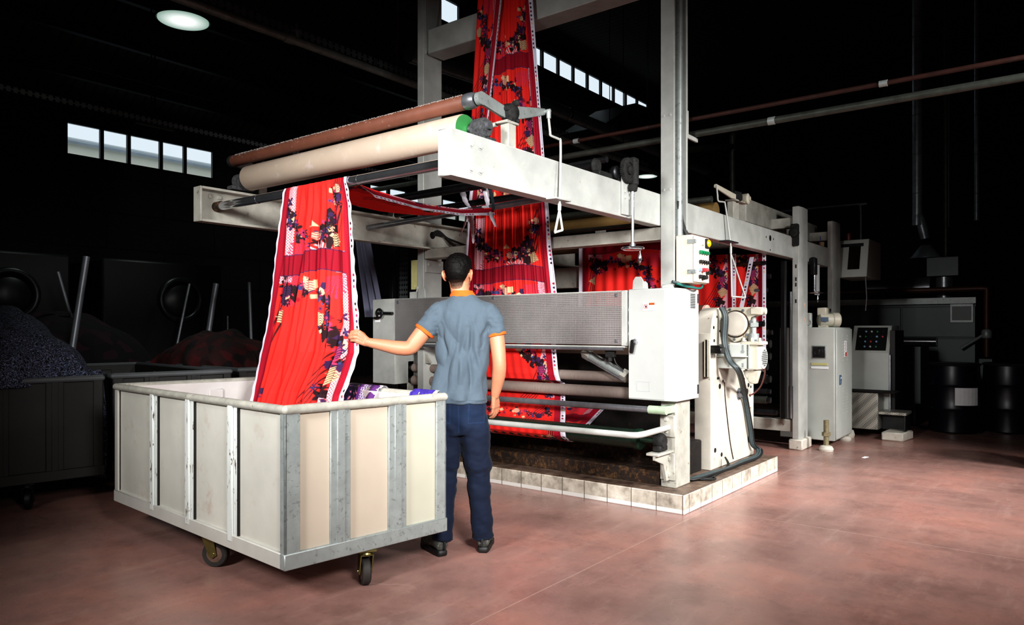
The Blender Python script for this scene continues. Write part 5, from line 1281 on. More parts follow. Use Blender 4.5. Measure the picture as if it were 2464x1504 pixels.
def set_print(me, col):
    a = me.color_attributes.get('print') or me.color_attributes.new('print', 'FLOAT_COLOR', 'POINT'); a.data.foreach_set('color', np.concatenate([col, np.ones((len(col), 1))], 1).astype(np.float32).ravel())
def mpart(name, me, mat, parent, label=None):
    me.materials.append(mat); o = bpy.data.objects.new(name, me); COL.objects.link(o); o.parent = parent
    if label: o['label'] = label
    return o
man = thing('person', 'person in blue T-shirt with orange cuffs and jeans, back turned, holding the cloth edge', 'person', (3.22, 2.863, 0))
man.rotation_euler.z = math.radians(-52.08)

bodymb = MB()
# trunk, neck, head
bodymb.rings([(.80, -.03, 0, .13, .09), (.95, -.03, 0, .135, .09), (1.10, -.015, 0, .125, .085), (1.28, 0, .005, .14, .095), (1.40, .005, .0, .15, .09), (1.46, .0, -.005, .11, .07), (1.49, -.005, -.005, .06, .05)], 28)
bodymb.tube([(-.008, -.012, 1.42), (-.018, -.008, 1.50), (-.030, .004, 1.56), (-.036, .012, 1.61)], [.066, .058, .054, .056], 20)
hd = MB(); HX = -.038
hd.ell((HX, .012, 1.662), .0765, .096, .092, 28)
hd.ell((HX, .030, 1.625), .068, .080, .075, 24)
hd.ell((HX, .058, 1.578), .052, .050, .048, 20)
hd.ell((HX, .100, 1.556), .022, .016, .018, 12)
hd.tube([(HX, .100, 1.655), (HX, .118, 1.625), (HX, .112, 1.612)], [.009, .014, .012], 10)
for s in (-1, 1):
    hd.ell((HX + s * .013, .110, 1.612), .008, .010, .007, 8)
    hd.ell((HX + s * .028, .094, 1.668), .024, .012, .008, 10)          # brow
    hd.ell((HX + s * .042, .078, 1.622), .018, .018, .016, 10)          # cheek
    hd.tube(smooth_path([(HX + s * .074, .010, 1.648), (HX + s * .082, .002, 1.661), (HX + s * .089, -.014, 1.658), (HX + s * .091, -.020, 1.640), (HX + s * .086, -.012, 1.620), (HX + s * .079, -.001, 1.606), (HX + s * .074, .006, 1.603)], 3), .0058, 10)
    hd.ell((HX + s * .080, -.004, 1.634), .008, .015, .024, 12)
for z, r in ((1.590, .0065), (1.580, .0075)): hd.tube([(HX - .022, .094, z - .001), (HX, .106, z), (HX + .022, .094, z - .001)], [.003, r, .003], 8)
bmesh.ops.rotate(hd.bm, cent=(HX, 0, 0), matrix=Matrix.Rotation(math.radians(-14), 3, 'Z'), verts=hd.bm.verts)
tmpm = hd.mesh('h'); bodymb.bm.from_mesh(tmpm); bpy.data.meshes.remove(tmpm)
# legs inside the trousers
bodymb.tube([(-.10, 0, .82), (-.108, .005, .62), (-.115, .0, .47), (-.125, -.01, .30), (-.130, -.03, .09), (-.135, -.03, .07)], [.066, .060, .050, .046, .036, .036], 18)
bodymb.tube([(.045, 0, .82), (.068, .005, .62), (.080, .01, .47), (.092, .01, .30), (.103, .03, .09), (.104, .03, .07)], [.066, .060, .050, .046, .036, .036], 18)
bodymb.ell((-.11, -.002, 1.415), .05, .042, .042, 16); bodymb.ell((.12, -.002, 1.41), .05, .042, .042, 16)
def taper(keys, k): return [float(r) for r in np.interp(np.arange((len(keys) - 1) * k + 1) / k, range(len(keys)), keys)]
# arms
LSH, LEL, LWR = Vector((-.13, 0, 1.415)), Vector((-.318, -.035, 1.208)), Vector((-.552, -.052, 1.240))
bodymb.tube(smooth_path([LSH, (-.225, -.018, 1.318), (-.285, -.030, 1.243), LEL, (-.385, -.042, 1.208), (-.46, -.047, 1.222), LWR, (-.575, -.056, 1.248)], 4), taper([.045, .051, .047, .043, .0425, .036, .027, .026], 4), 20)
bodymb.ell((-.330, -.045, 1.196), .026, .022, .024, 12)
RSH, REL, RWR = Vector((.142, 0, 1.41)), Vector((.205, -.030, 1.13)), Vector((.180, .030, .93))
bodymb.tube(smooth_path([RSH, (.185, -.012, 1.29), REL, (.202, -.010, 1.05), (.190, .015, .98), RWR, (.178, .036, .91)], 5), taper([.042, .047, .041, .041, .034, .027, .022], 5), 20)
# left hand: back of the hand to us, fingers closing round the cloth edge
def palm(a, b, w, d, side):
    a, b = Vector(a), Vector(b); ax = (b - a).normalized(); side = Vector(side).normalized(); nn = ax.cross(side)
    for k in range(5):
        f = k / 4
        for j in (-1, -.33, .33, 1):
            p = a.lerp(b, f) + side * j * w * (.62 + .38 * f) * .72
            bodymb.ell(p, d * 1.15, d * 1.15, d * 1.15, 10)
HU = Vector((.22, 0, 1)).normalized()
palm((-.570, -.056, 1.247), (-.608, -.074, 1.272), .036, .0135, HU)
kn = [Vector((-.616, -.082, 1.309)), Vector((-.623, -.086, 1.290)), Vector((-.625, -.084, 1.270)), Vector((-.620, -.079, 1.251))]
ln = [.040, .044, .042, .034]
for i, k in enumerate(kn):
    d1 = Vector((-.88, .34, -.20 + .07 * i)); L = ln[i] * .92
    p1 = k + d1 * L; p2 = p1 + Vector((-.42, .80, -.18)) * L * .55; p3 = p2 + Vector((.10, .75, -.20)) * L * .40
    base = Vector((-.596, -.070, 1.268 + (k.z - 1.28) * .75))
    bodymb.tube(smooth_path([base, k, k.lerp(p1, .55) + Vector((0, -.002, 0)), p1, p2, p3], 4), taper([.0105, .0100, .0085, .0088, .0078, .006], 4), 12)
    bodymb.ell(k + Vector((.002, -.003, 0)), .0095, .0085, .0095, 10)
bodymb.tube(smooth_path([(-.572, -.050, 1.262), (-.588, -.036, 1.286), (-.612, -.034, 1.300), (-.638, -.022, 1.302), (-.654, -.012, 1.300)], 4), taper([.014, .0125, .0105, .0095, .007], 4), 12)
# right hand hanging, lightly curled
HS = Vector((.50, .85, .10)).normalized(); HC = Vector((.180, .052, .858))
palm((.179, .038, .912), HC, .037, .0135, HS)
for i, off in enumerate((.031, .011, -.009, -.027)):
    k = HC + HS * off + Vector((0, 0, (-.002, -.008, -.006, .002)[i])); L = (.042, .047, .044, .035)[i]
    p1 = k + Vector((-.10, .16, -.98)) * L * .85; p2 = p1 + Vector((-.50, .28, -.80)) * L * .55; p3 = p2 + Vector((-.80, .35, -.40)) * L * .42
    bodymb.tube(smooth_path([HC + HS * off * .7 + Vector((0, -.004, .026)), k, p1, p2, p3], 4), taper([.0115, .0105, .0092, .0084, .0065], 4), 12)
bodymb.tube(smooth_path([(.186, .055, .905), (.196, .092, .882), (.192, .106, .852), (.182, .110, .830)], 4), taper([.013, .0118, .010, .008], 4), 12)
body = remeshed(bodymb, 'body', .0034, 3)
bc = vco(body); bn = vno(body)
skin = np.empty_like(bc); skin[:] = lin('#a47055')[:3]
warm = (np.abs(bc[:, 0] - HX) > .079) & (bc[:, 2] > 1.58) & (bc[:, 2] < 1.69); skin[warm] = lin('#c06f52')[:3]
kk = np.exp(-((bc[:, 0] + .33) ** 2 + (bc[:, 2] - 1.20) ** 2) / .0012)[:, None]; skin = skin * (1 - .5 * kk) + np.array(lin('#b06548')[:3]) * .5 * kk
lips = (bc[:, 1] > .085) & (bc[:, 2] > 1.57) & (bc[:, 2] < 1.598) & (np.abs(bc[:, 0] + .03) < .03); skin[lips] = lin('#a85a50')[:3]
set_print(body, skin)
mpart('body', body, M['skin'], man)
# short hair grown from the head's own surface
a14 = math.radians(14); dx, dy = bc[:, 0] - HX, bc[:, 1]
fx, fy = dx * math.cos(a14) - dy * math.sin(a14), dx * math.sin(a14) + dy * math.cos(a14)
ang = np.arctan2(np.abs(fx), -fy)        # 0 at the back, pi at the face
line = np.interp(ang, [0, .45, .75, 1.0, 1.25, 1.50, 1.75, 2.0, 2.5, 3.14], [1.552, 1.553, 1.562, 1.590, 1.640, 1.655, 1.635, 1.672, 1.708, 1.712])
jit = np.array([noise.noise(Vector((float(p[0]) * 130, float(p[1]) * 130, float(p[2]) * 60))) for p in bc if p[2] > 1.52]); J = np.zeros(len(bc)); J[bc[:, 2] > 1.52] = jit
ear = (np.abs(fx) > .0765) & (bc[:, 2] < 1.675) & (bc[:, 2] > 1.592)
hm = (bc[:, 2] > line - .006) & ~ear & (bc[:, 2] > 1.540)
keep = {}
bmh = bmesh.new(); bmh.from_mesh(body); bmh.verts.ensure_lookup_table()
depth = np.clip((bc[:, 2] - line) / .05, 0, 1) ** .7
top = np.clip((bc[:, 2] - 1.66) / .06, 0, 1)
for v in bmh.verts:
    if hm[v.index]:
        p = bc[v.index]; n2 = noise.noise(Vector((float(p[0]) * 60, float(p[1]) * 60, float(p[2]) * 60))); n3 = noise.noise(Vector((float(p[0]) * 190, float(p[1]) * 190, float(p[2]) * 190)))
        hz = float(bc[v.index][2] - line[v.index]) + .003 * J[v.index]
        off = .0016 * max(-1.6, min(1, hz / .004)) + depth[v.index] * (.0035 + .010 * top[v.index]) + (n2 * .0035 + n3 * .0022) * depth[v.index] * (.4 + .6 * top[v.index])
        v.co = Vector(p.tolist()) + Vector(bn[v.index].tolist()) * off
bmesh.ops.delete(bmh, geom=[v for v in bmh.verts if not hm[v.index]], context='VERTS')
hair = bpy.data.meshes.new('hair'); bmh.to_mesh(hair); bmh.free()
hcx = vco(hair); hcol = np.empty_like(hcx); hcol[:] = lin('#0a0807')[:3]
ln_h = np.array([noise.noise(Vector((float(p[0]) * 240, float(p[1]) * 240, float(p[2]) * 90))) for p in hcx]); hcol *= (1 + .6 * ln_h)[:, None]
hz_ = (bc[:, 2] - line)[hm]; fade = (np.clip(1 - (hcx[:, 2] - 1.548) / .06, 0, 1) * .35 + np.clip(1 - hz_ / .016, 0, 1) * .35)[:, None] * (.7 + .4 * (ln_h > .05)[:, None]); fade = np.clip(fade, 0, .9); hcol = hcol * (1 - fade) + np.array(lin('#a87a62')[:3]) * fade
set_print(hair, hcol); hair.shade_smooth(); mpart('hair', hair, M['hair'], man)
mb = MB()
for s in (-1, 1): mb.ell((HX + s * .028 + .024, .088, 1.650), .012, .009, .009, 12)
part('eyes', mb, M['paper'], man, mtx=Matrix.Identity(4))

# T-shirt
mb = MB()
mb.rings([(.884, -.033, .0, .166, .118), (.90, -.033, .0, .168, .120), (1.0, -.026, .0, .160, .116), (1.12, -.010, .0, .157, .112), (1.25, -.001, .002, .158, .115), (1.34, .004, .0, .163, .117), (1.40, .006, -.004, .168, .112), (1.445, .004, -.008, .158, .098), (1.475, .000, -.010, .125, .084), (1.500, -.006, -.008, .088, .070), (1.522, -.010, -.006, .070, .062)], 40, 2.25)
mb.tube(smooth_path([(-.09, -.003, 1.425), (-.150, -.008, 1.402), (-.19, -.012, 1.36), (-.232, -.018, 1.305)], 4), [.072] * 4 + [.070] * 4 + [.066] * 4 + [.063], 24)
mb.tube(smooth_path([(.09, -.003, 1.42), (.150, -.006, 1.395), (.178, -.010, 1.34), (.190, -.012, 1.285)], 4), [.070] * 4 + [.066] * 4 + [.060] * 4 + [.056], 24)
sh = remeshed(mb, 'shirt', .0055, 8)
c = vco(sh); n = vno(sh); disp = np.zeros(len(c))
for i, p in enumerate(c):
    x, y, z = map(float, p)
    a = noise.noise(Vector((x * 9 + z * 5, y * 5, z * 3.2 - x * 3))); b = noise.noise(Vector((x * 22 - z * 9, y * 10 + 3, z * 7))); e = noise.noise(Vector((x * 55, y * 40, z * 30)))
    low = min(1, max(0, (1.42 - z) / .25))
    disp[i] = (.017 * (abs(a) * 2 - .55) + .008 * b) * (.35 + .65 * low) + .0013 * e
    arm = abs(x) > .15 and z > 1.25
    if arm: disp[i] = .006 * noise.noise(Vector((x * 26, y * 14, z * 42))) + .003 * b
    if z < .90: disp[i] *= .3
# two long folds drawn up from the waist to the shoulder blades
back = np.clip(-n[:, 1], 0, 1)
for x0, x1, z0, z1, w, am in ((-.06, .02, .95, 1.34, .016, -.013), (.04, .05, .95, 1.36, .013, -.010), (.09, .03, 1.0, 1.40, .012, -.010), (-.12, -.05, .92, 1.25, .015, -.011), (-.10, -.135, 1.15, 1.36, .012, -.012), (.10, .145, 1.20, 1.36, .011, -.012), (-.02, -.02, 1.0, 1.44, .014, .008), (.115, .07, .92, 1.2, .012, .008)):
    t = np.clip((c[:, 2] - z0) / (z1 - z0), 0, 1); xc = x0 + (x1 - x0) * t + .006 * np.sin(t * 9)
    disp += 1.35 * am * np.exp(-((c[:, 0] - xc) / w) ** 2) * np.clip(np.sin(PI * t), 0, 1) ** .6 * back
set_co(sh, c + n * disp[:, None]); c = vco(sh)
col = np.empty_like(c); col[:] = lin('#49555f')[:3]
hem = (np.abs(c[:, 2] - .905) < .0022); col[hem] *= .72
low_pale = np.clip((1.05 - c[:, 2]) / .2, 0, 1)[:, None] * .25; col = col * (1 - low_pale) + np.array(lin('#5c6873')[:3]) * low_pale  # shirt colour turns slightly paler towards the hem
set_print(sh, col); mpart('shirt', sh, M['shirt'], man)
mb = MB()
for z, k in ((1.512, 1.10), (1.538, .93)): pass
mb.rings([(1.508, -.008, -.006, .078, .069), (1.516, -.009, -.006, .0775, .0685), (1.530, -.012, -.004, .068, .063), (1.543, -.014, -.003, .063, .060), (1.540, -.014, -.003, .058, .056)], 36)
part('collar', mb, M['orange'], man, mtx=Matrix.Identity(4))
def cuff(p, q, r):
    p, q = Vector(p), Vector(q); d = (q - p).normalized(); mb = MB(); mb.tube([q - d * .012, q - d * .008, q + d * .006, q + d * .008], [r * .985, r * 1.03, r * 1.0, r * .90], 28); part('sleeve_cuff', mb, M['orange'], man, mtx=Matrix.Identity(4))
cuff((-.19, -.012, 1.36), (-.233, -.018, 1.304), .0635); cuff((.178, -.010, 1.34), (.190, -.012, 1.284), .057)

# jeans
mb = MB()
mb.rings([(.70, -.022, .0, .125, .10), (.76, -.024, .0, .150, .112), (.83, -.028, .0, .160, .115), (.90, -.030, .0, .156, .108), (.95, -.030, .0, .150, .100)], 36, 2.2)
mb.tube(smooth_path([(-.100, .0, .80), (-.106, .0, .64), (-.112, .006, .48), (-.120, -.004, .32), (-.128, -.022, .16), (-.131, -.030, .085)], 5), [.088] * 5 + [.080] * 5 + [.070] * 5 + [.064] * 5 + [.063] * 5 + [.066], 24)
mb.tube(smooth_path([(.050, .0, .80), (.066, .0, .64), (.078, .012, .48), (.090, .012, .32), (.102, .022, .16), (.105, .030, .085)], 5), [.092] * 5 + [.084] * 5 + [.072] * 5 + [.064] * 5 + [.063] * 5 + [.067], 24)
tr = remeshed(mb, 'trousers', .006, 5)
c = vco(tr); n = vno(tr); disp = np.zeros(len(c))
for i, p in enumerate(c):
    x, y, z = map(float, p)
    a = noise.noise(Vector((x * 10, y * 8, z * 15 + x * 8))); b = noise.noise(Vector((x * 24, y * 20, z * 34)))
    k = math.exp(-((z - .50) / .12) ** 2) + .9 * math.exp(-((z - .14) / .10) ** 2) + .7 * math.exp(-((z - .74) / .06) ** 2)
    disp[i] = (.010 * a + .005 * b) * (.25 + k)
set_co(tr, c + n * disp[:, None]); c = vco(tr)
col = np.empty_like(c); col[:] = lin('#0d182d')[:3]
fadez = np.exp(-((c[:, 2] - .82) / .07) ** 2)[:, None] * .35; col = col * (1 - fadez) + np.array(lin('#1a3150')[:3]) * fadez
bk = c[:, 1] < .02
st = np.zeros(len(c), bool)
for x0, x1 in ((.030, .118), (-.165, -.077)):
    st |= bk & (np.abs(c[:, 0] - x0) < .003) & (c[:, 2] > .775) & (c[:, 2] < .90); st |= bk & (np.abs(c[:, 2] - (.775 + .10 * np.abs(c[:, 0] - (x0 + x1) / 2) * 0)) < .003) & (c[:, 0] > x0) & (c[:, 0] < x1)
    st |= bk & (np.abs(c[:, 0] - x1) < .003) & (c[:, 2] > .775) & (c[:, 2] < .90)
st |= bk & (np.abs(c[:, 0] + .025) < .003) & (c[:, 2] > .72)
st |= (np.abs(c[:, 2] - .80 + .12 * np.abs(c[:, 0] + .025)) < .003) & bk & (np.abs(c[:, 0] + .025) < .0)
col[st] = lin('#182b48')[:3]
hemz = (np.abs(c[:, 2] - .098) < .003); col[hemz] *= .6
set_print(tr, col); mpart('trousers', tr, M['denim'], man)
# shoes
def shoe(heel, ang):
    m = Matrix.Translation(Vector(heel)) @ Matrix.Rotation(ang, 4, 'Z')
    I = m
    mb = MB(); out = []
    prof = [(0, .026), (.02, .034), (.07, .034), (.12, .036), (.18, .044), (.23, .040), (.265, .022), (.275, .0)]
    L_ = [(-w, y) for y, w in prof]; R_ = [(w, y) for y, w in reversed(prof[:-1])]
    mb.prism(L_ + R_, 'z', .0, .036, .008); s = part('shoe', mb, M['sole'], man, mtx=I); s['label'] = 'grey and black trainer'
    mb = MB()
    mb.tube([(0, .010, .056), (0, .034, .066), (0, .085, .072), (0, .13, .066), (0, .18, .054), (0, .235, .044), (0, .266, .038)], [.034, .0385, .039, .039, .041, .036, .014], 20, squash=1.0)
    mb.tube([(0, .045, .05), (0, .042, .10)], [.036, .038], 20)
    up = remeshed(mb, 'upper', .005, 4); up.transform(I); up.materials.append(M['shoe']); o = bpy.data.objects.new('upper', up); COL.objects.link(o); o.parent = s
    mb = MB(); mb.box(-.006, .006, -.038, -.030, .045, .092, .002)
    for k in range(5): mb.box(-.004, .004, -.040, -.037, .05 + .007 * k, .053 + .007 * k, 0)
    me = mb.mesh('heel_tab', mtx=I @ Matrix.Translation((0, .012, 0))); me.materials.append(M['ink']); o = bpy.data.objects.new('heel_tab', me); COL.objects.link(o); o.parent = s
    mb = MB(); mb.tube([(0, .045, .08), (0, .043, .14)], [.036, .036], 18); part('sock', mb, M['sock'], man, mtx=I)
shoe((-.118, -.078, 0), .55); shoe((.108, -.015, 0), -.10)

# ------------------------------------------------------------------ the dim hall around
bgs = []
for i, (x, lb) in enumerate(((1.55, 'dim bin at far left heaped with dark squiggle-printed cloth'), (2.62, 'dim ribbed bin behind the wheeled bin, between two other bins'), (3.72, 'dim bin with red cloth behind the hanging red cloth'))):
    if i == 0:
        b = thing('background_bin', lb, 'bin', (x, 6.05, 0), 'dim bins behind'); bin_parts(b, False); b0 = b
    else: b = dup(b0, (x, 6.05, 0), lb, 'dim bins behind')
def mound(name, label, mat, x0, x1, y0, y1, zb, zt, seed, drop=0):
    def pos(s, t):
        X = x0 + (x1 - x0) * s; Y = y0 + (y1 - y0) * t
        e = np.clip(np.sin(PI * s) * np.sin(PI * t), 0, 1) ** .35
        w = .03 * np.sin(11 * s + 7 * t + seed) + .025 * np.sin(17 * t - 9 * s + 2 * seed) + .015 * np.sin(37 * s + 29 * t)
        return X + w, Y + w * .8, zb + (zt - zb) * e + w * e
    s, t = np.meshgrid(np.linspace(0, 1, 70), np.linspace(0, 1, 90)); 
    me, co = cloth_mesh(name, 70, 90, pos, lambda s, t: (s, t), colour=lambda u, v: np.zeros(u.shape + (3,)))
    b = Vector(((x0 + x1) / 2, (y0 + y1) / 2, zb)); me.transform(Matrix.Translation(-b)); me.materials.append(M[mat])
    o = bpy.data.objects.new(name, me); COL.objects.link(o); o.location = b; tag(o, label, 'cloth heap')
mound('cloth_heap', 'heap of dark cloth with pale squiggles in the far left bin', 'heap_navy', 1.60, 2.47, 6.0, 8.0, .90, 1.50, 1)
mound('cloth_heap', 'dark heap with a few pink flowers behind the dim ribbed bin', 'heap_flower', 2.4, 4.6, 8.6, 10.4, .0, 1.52, 2)
mound('cloth_heap', 'dim red cloth heap left of the hanging red cloth', 'heap_red', 3.76, 4.62, 6.6, 7.9, .88, 1.28, 3)
mound('cloth_heap', 'dark spotted cloth heap at the left edge of the photo', 'heap_navy', .2, 1.4, 6.4, 8.4, .0, 1.5, 5)
def fall(s, t): return 2.50 + .05 * np.sin(9 * s + 3 * t) + .03 * t, 6.03 - .03 * t + .26 * s * (1 - .4 * t), .98 - .82 * t + .02 * np.sin(8 * s)
me, co = cloth_mesh('dangling_cloth', 40, 90, fall, lambda s, t: (s, t), colour=lambda u, v: np.zeros(u.shape + (3,))); me.materials.append(M['heap_navy']); o = bpy.data.objects.new('dangling_cloth', me); COL.objects.link(o); tag(o, 'dark squiggle-printed cloth end dangling over the far left bin corner', 'cloth')
for k, (p0, p1, d, r, lb) in enumerate((((190, 735), (207, 624), 9.0, .034, 'tall leaning grey tube behind the far left bin'), ((508, 760), (519, 688), 10.0, .034, 'leaning grey tube left of the hanging red cloth, nearest it but one'), ((602, 740), (600, 678), 10.0, .022, 'short pale tube with orange end left of the hanging red cloth'), ((152, 698), (141, 660), 9.5, .018, 'short thin tube leaning left behind the far left bin'), ((444, 742), (455, 688), 10.0, .016, 'thin dim tube beside the leaning grey tube'), ((548, 790), (548, 765), 10.0, .012, 'tiny upright tube low beside the dim ribbed bin'))):
    Yp = 8.4 + .3 * k
    a = at(*p0, Y=Yp); b = at(*p1, Y=Yp); a = a + (a - b) * ((a.z - .01) / (b.z - a.z))
    t = thing('fabric_core_tube', lb, 'tube', a)
    mb = MB(); mb.tube([a, b], r, 16); part('tube', mb, M['core'], t)
    mb = MB(); mb.tube([b - (b - a).normalized() * .005, b + (b - a).normalized() * .03], r * 1.02, 16); part('end_plug', mb, M['orange_pipe'] if k == 2 else M['core'], t)
for x, lb in ((3.15, 'dark washing drum with round door behind the far left bin'), (5.35, 'dark washing drum with round door left of the hanging red cloth')):
    t = thing('washing_drum', lb, 'washing machine', (x, 10.8, 0))
    mb = MB(); mb.box(x - .9, x + .9, 10.6, 12.2, 0, 2.3, .03); part('cabinet', mb, M['bg_dark'], t)
    mb = MB(); mb.torus((x + .2, 10.58, 1.75), (0, 1, 0), .30, .045, 36, 10); d_ = part('door_ring', mb, M['dark_steel'], t)
    mb = MB(); mb.lathe([(.26, 0), (.2, .05), (.05, .07)], (x + .2, 10.6, 1.75), (0, -1, 0), 30); part('door_glass', mb, M['black'], d_)
def pale(s, t): return 5.45 + .05 * np.sin(2 * PI * 3 * s) + .02 * np.sin(2 * PI * 7 * s), 6.50 - .16 * t - .30 * s * (.5 + .6 * t) , 2.55 - 1.1 * t
me, co = cloth_mesh('pale_cloth', 60, 60, pale, lambda s, t: (s, t), colour=lambda u, v: np.zeros(u.shape + (3,)) + np.array(lin('#9a9cb4')[:3])); me.materials.append(M['print']); o = bpy.data.objects.new('pale_cloth', me); COL.objects.link(o); tag(o, 'pale lavender cloth hanging in folds behind the man on the left', 'cloth')
up = thing('slotted_upright', 'grey slotted steel upright standing left of the far machine post', 'upright', (5.3, 5.6, 0))
mb = MB(); mb.box(5.3, 5.303, 5.50, 5.62, 0, 2.15, 0); part('slotted_strip', mb, M['tray_v'], up)
mb = MB(); mb.box(5.3, 5.33, 5.62, 5.64, 0, 2.15, 0); part('edge', mb, M['dark_steel'], up)
mb = MB(); mb.box(5.6, 5.66, 6.05, 6.11, 0, 2.6, .004); mb.box(5.42, 5.6, 6.06, 6.10, 2.55, 2.59, .003); mb.box(5.42, 5.46, 6.06, 6.56, 2.55, 2.59, .003); single('steel_upright', mb, M['dark_steel'], 'thin dark steel upright between pale cloth and slotted upright', 'upright')
# overhead pipe with cable tray
pi_ = thing('overhead_pipe', 'long galvanised overhead pipe with valve running behind the tall post', 'pipe', (6, 7, 4.5))
mb = MB(); mb.tube([(2.0, 7.0, 4.573), (14.0, 7.0, 4.573)], .047, 18)
for x in (4.85, 7.6, 10.2): mb.tube([(x, 7.0, 4.573), (x + .12, 7.0, 4.573)], .056, 18)
part('pipe', mb, M['pipe_over'], pi_)
mb = MB(); mb.tube([(5.02, 7.0, 4.573), (5.02, 7.0, 4.70)], .032, 12); mb.lathe([(.05, 0), (.05, .015), (.02, .02), (.02, .09)], (5.02, 7.0, 4.68), (0, 0, 1), 14); part('valve', mb, M['galv'], pi_)
for x in (3.0, 6.2, 9.5, 12.5):
    mb = MB(); mb.tube([(x, 7.0, 4.61), (x, 7.0, 9.6)], .008, 6); part('hanger', mb, M['bg_dark'], pi_)
ct = thing('cable_tray', 'perforated grey cable tray above the long galvanised pipe', 'cable tray', (6, 7.1, 4.7))
mb = MB(); mb.box(2.0, 14, 7.22, 7.224, 4.74, 4.83, 0); part('side', mb, M['tray'], ct)
mb = MB(); mb.box(2.0, 14, 7.22, 7.42, 4.738, 4.741, 0); part('base', mb, M['bg_dark'], ct)
for x in (3.2, 6.4, 9.7, 12.7):
    mb = MB(); mb.tube([(x, 7.42, 4.74), (x, 7.42, 9.6)], .008, 6); part('hanger', mb, M['bg_dark'], ct)
for x, y, lb in ((at(955, 100, Y=7.3).x, 7.3, 'thin brown hanging rod above the cable tray near the tall post'), (at(619, 20, Y=7.3).x, 7.3, 'thin brown hanging rod above the cable tray at top left')):
    mb = MB(); mb.tube(smooth_path([(x, y, 4.83), (x + .01, y, 5.8), (x - .01, y, 7.2), (x, y, 9.6)]), .014, 8); single('hanging_rod', mb, plain('brown_rod', '#7a5f40', .7, 0, .2, 12), lb, 'rod')
ft = thing('far_cable_tray', 'perforated cable tray along the far wall above the low windows', 'cable tray', (6, 12, 4.7))
mb = MB(); mb.box(-1, 12, 12.0, 12.01, 4.69, 4.77, 0); part('side', mb, M['tray'], ft)
for k in range(5):
    mb = MB(); mb.tube([(1.0 + 2.4 * k, 12.005, 4.77), (1.0 + 2.4 * k, 12.005, 8.4)], .01, 6); part('hanger', mb, M['bg_dark'], ft)
tl = thing('tube_light', 'unlit grey fluorescent batten below the far cable tray', 'light fitting', (7, 14, 5.2))
q0, q1 = at(325, 292, Y=14), at(418, 310, Y=14)
mb = MB(); mb.box(q0.x, q1.x, 13.95, 14.05, q0.z - .03, q0.z + .03, .005); part('batten', mb, M['bg_white'], tl)
mb = MB(); mb.box((q0.x + q1.x) / 2 - .01, (q0.x + q1.x) / 2 + .01, 13.99, 14.01, q0.z + .03, 7.2, 0); part('hanger', mb, M['bg_dark'], tl)
dk = thing('silver_duct', 'silver round air duct behind the tall post and red cloth', 'duct', (9, 8, 5))
mb = MB(); mb.tube([at(985, 130, Y=8), at(1140, 182, Y=8), at(1390, 285, Y=8), at(1700, 410, Y=8)], .125, 24); part('tube', mb, M['duct'], dk)
mb = MB(); mb.tube([at(1363, 274, Y=8), at(1368, 276, Y=8)], .13, 24); part('joint_band', mb, M['chrome'], dk)
for px, py in ((1060, 155), (1300, 248), (1560, 352)):
    p = at(px, py, Y=8); mb = MB(); mb.tube([p + Vector((0, 0, .12)), Vector((p.x, p.y, 9.6))], .008, 6); part('hanger', mb, M['bg_dark'], dk)
bo = thing('roof_duct_hood', 'dim grey sloping duct hood below the high roof windows', 'duct', (16, 9, 5.5))
q = [at(1445, 305, Y=9), at(1530, 248, Y=9), at(1600, 275, Y=9), at(1600, 330, Y=9)]
mb = MB(); mb.prism([(p.x, p.z) for p in q], 'y', 9, 10.2); part('body', mb, M['bg_grey'], bo)
# round high-bay lamps
for i, (px, py, Y_, r, lb) in enumerate(((441, 51, 9.4, .315, 'large round lit ceiling lamp at upper left'), (1557, 425, 9.4, .275, 'small round lit ceiling lamp seen beside the adjusting gear'))):
    c_ = at(px, py, Y=Y_)
    L = thing('high_bay_lamp', lb, 'lamp', c_, 'round high-bay lamps')
    mb = MB(); mb.lathe([(r, 0), (r, .02), (r * .3, .035)][:2], c_, (0, 0, 1), 40); part('diffuser', mb, M['lamp_disc'], L)
    mb = MB(); mb.lathe([(r * 1.0, .021), (r * 1.06, .0), (r * 1.07, .03), (r * .7, .22), (r * .35, .34), (r * .33, .5), (.02, .52)], c_, (0, 0, 1), 40); part('shade', mb, M['bg_dark'], L)
    sl = bpy.data.lights.new('lamp_glow', 'SPOT'); sl.energy = 95; sl.spot_size = math.radians(140); sl.spot_blend = .5; sl.shadow_soft_size = .2; sl.color = (.88, 1, .95)
    so = bpy.data.objects.new('lamp_glow', sl); COL.objects.link(so); so.location = c_ - Vector((0, 0, .06))
    mb = MB(); mb.tube([c_ + Vector((0, 0, .5)), Vector((c_.x, c_.y, 9.6))], .012, 8); part('cord', mb, M['cable_b'], L)
# two pipes running across from the tall post
pr_ = thing('red_service_pipe', 'thin rusty red service pipe running from the tall post to the right', 'pipe', (5.3, 2, 2.9))
mb = MB(); mb.tube([(5.30, -3.0, 2.935), (5.30, 9.5, 2.94)], .0165, 12)
part('pipe', mb, M['pipe_red'], pr_)
mb = MB()
for y in (1.0, 3.4): mb.tube([(5.30, y, 2.936), (5.30, y + .05, 2.936)], .022, 12)
part('coupling', mb, M['galv'], pr_)
pg = thing('grey_service_pipe', 'dusty grey service pipe on brackets below the red service pipe', 'pipe', (5.35, 2, 2.8))
mb = MB(); mb.tube([(5.36, -3.0, 2.835), (5.36, 9.5, 2.835)], .026, 14); part('pipe', mb, M['pipe_dull'], pg)
mb = MB(); mb.tube([(5.36, 1.75, 2.835), (5.36, 1.80, 2.835)], .029, 14); part('coupling', mb, M['galv'], pg)
mb = MB(); mb.box(5.205, 5.40, 2.36, 2.38, 2.775, 2.808, .003); mb.box(5.205, 5.215, 2.355, 2.385, 2.775, 2.98, .002); part('bracket', mb, M['frame'], pg)
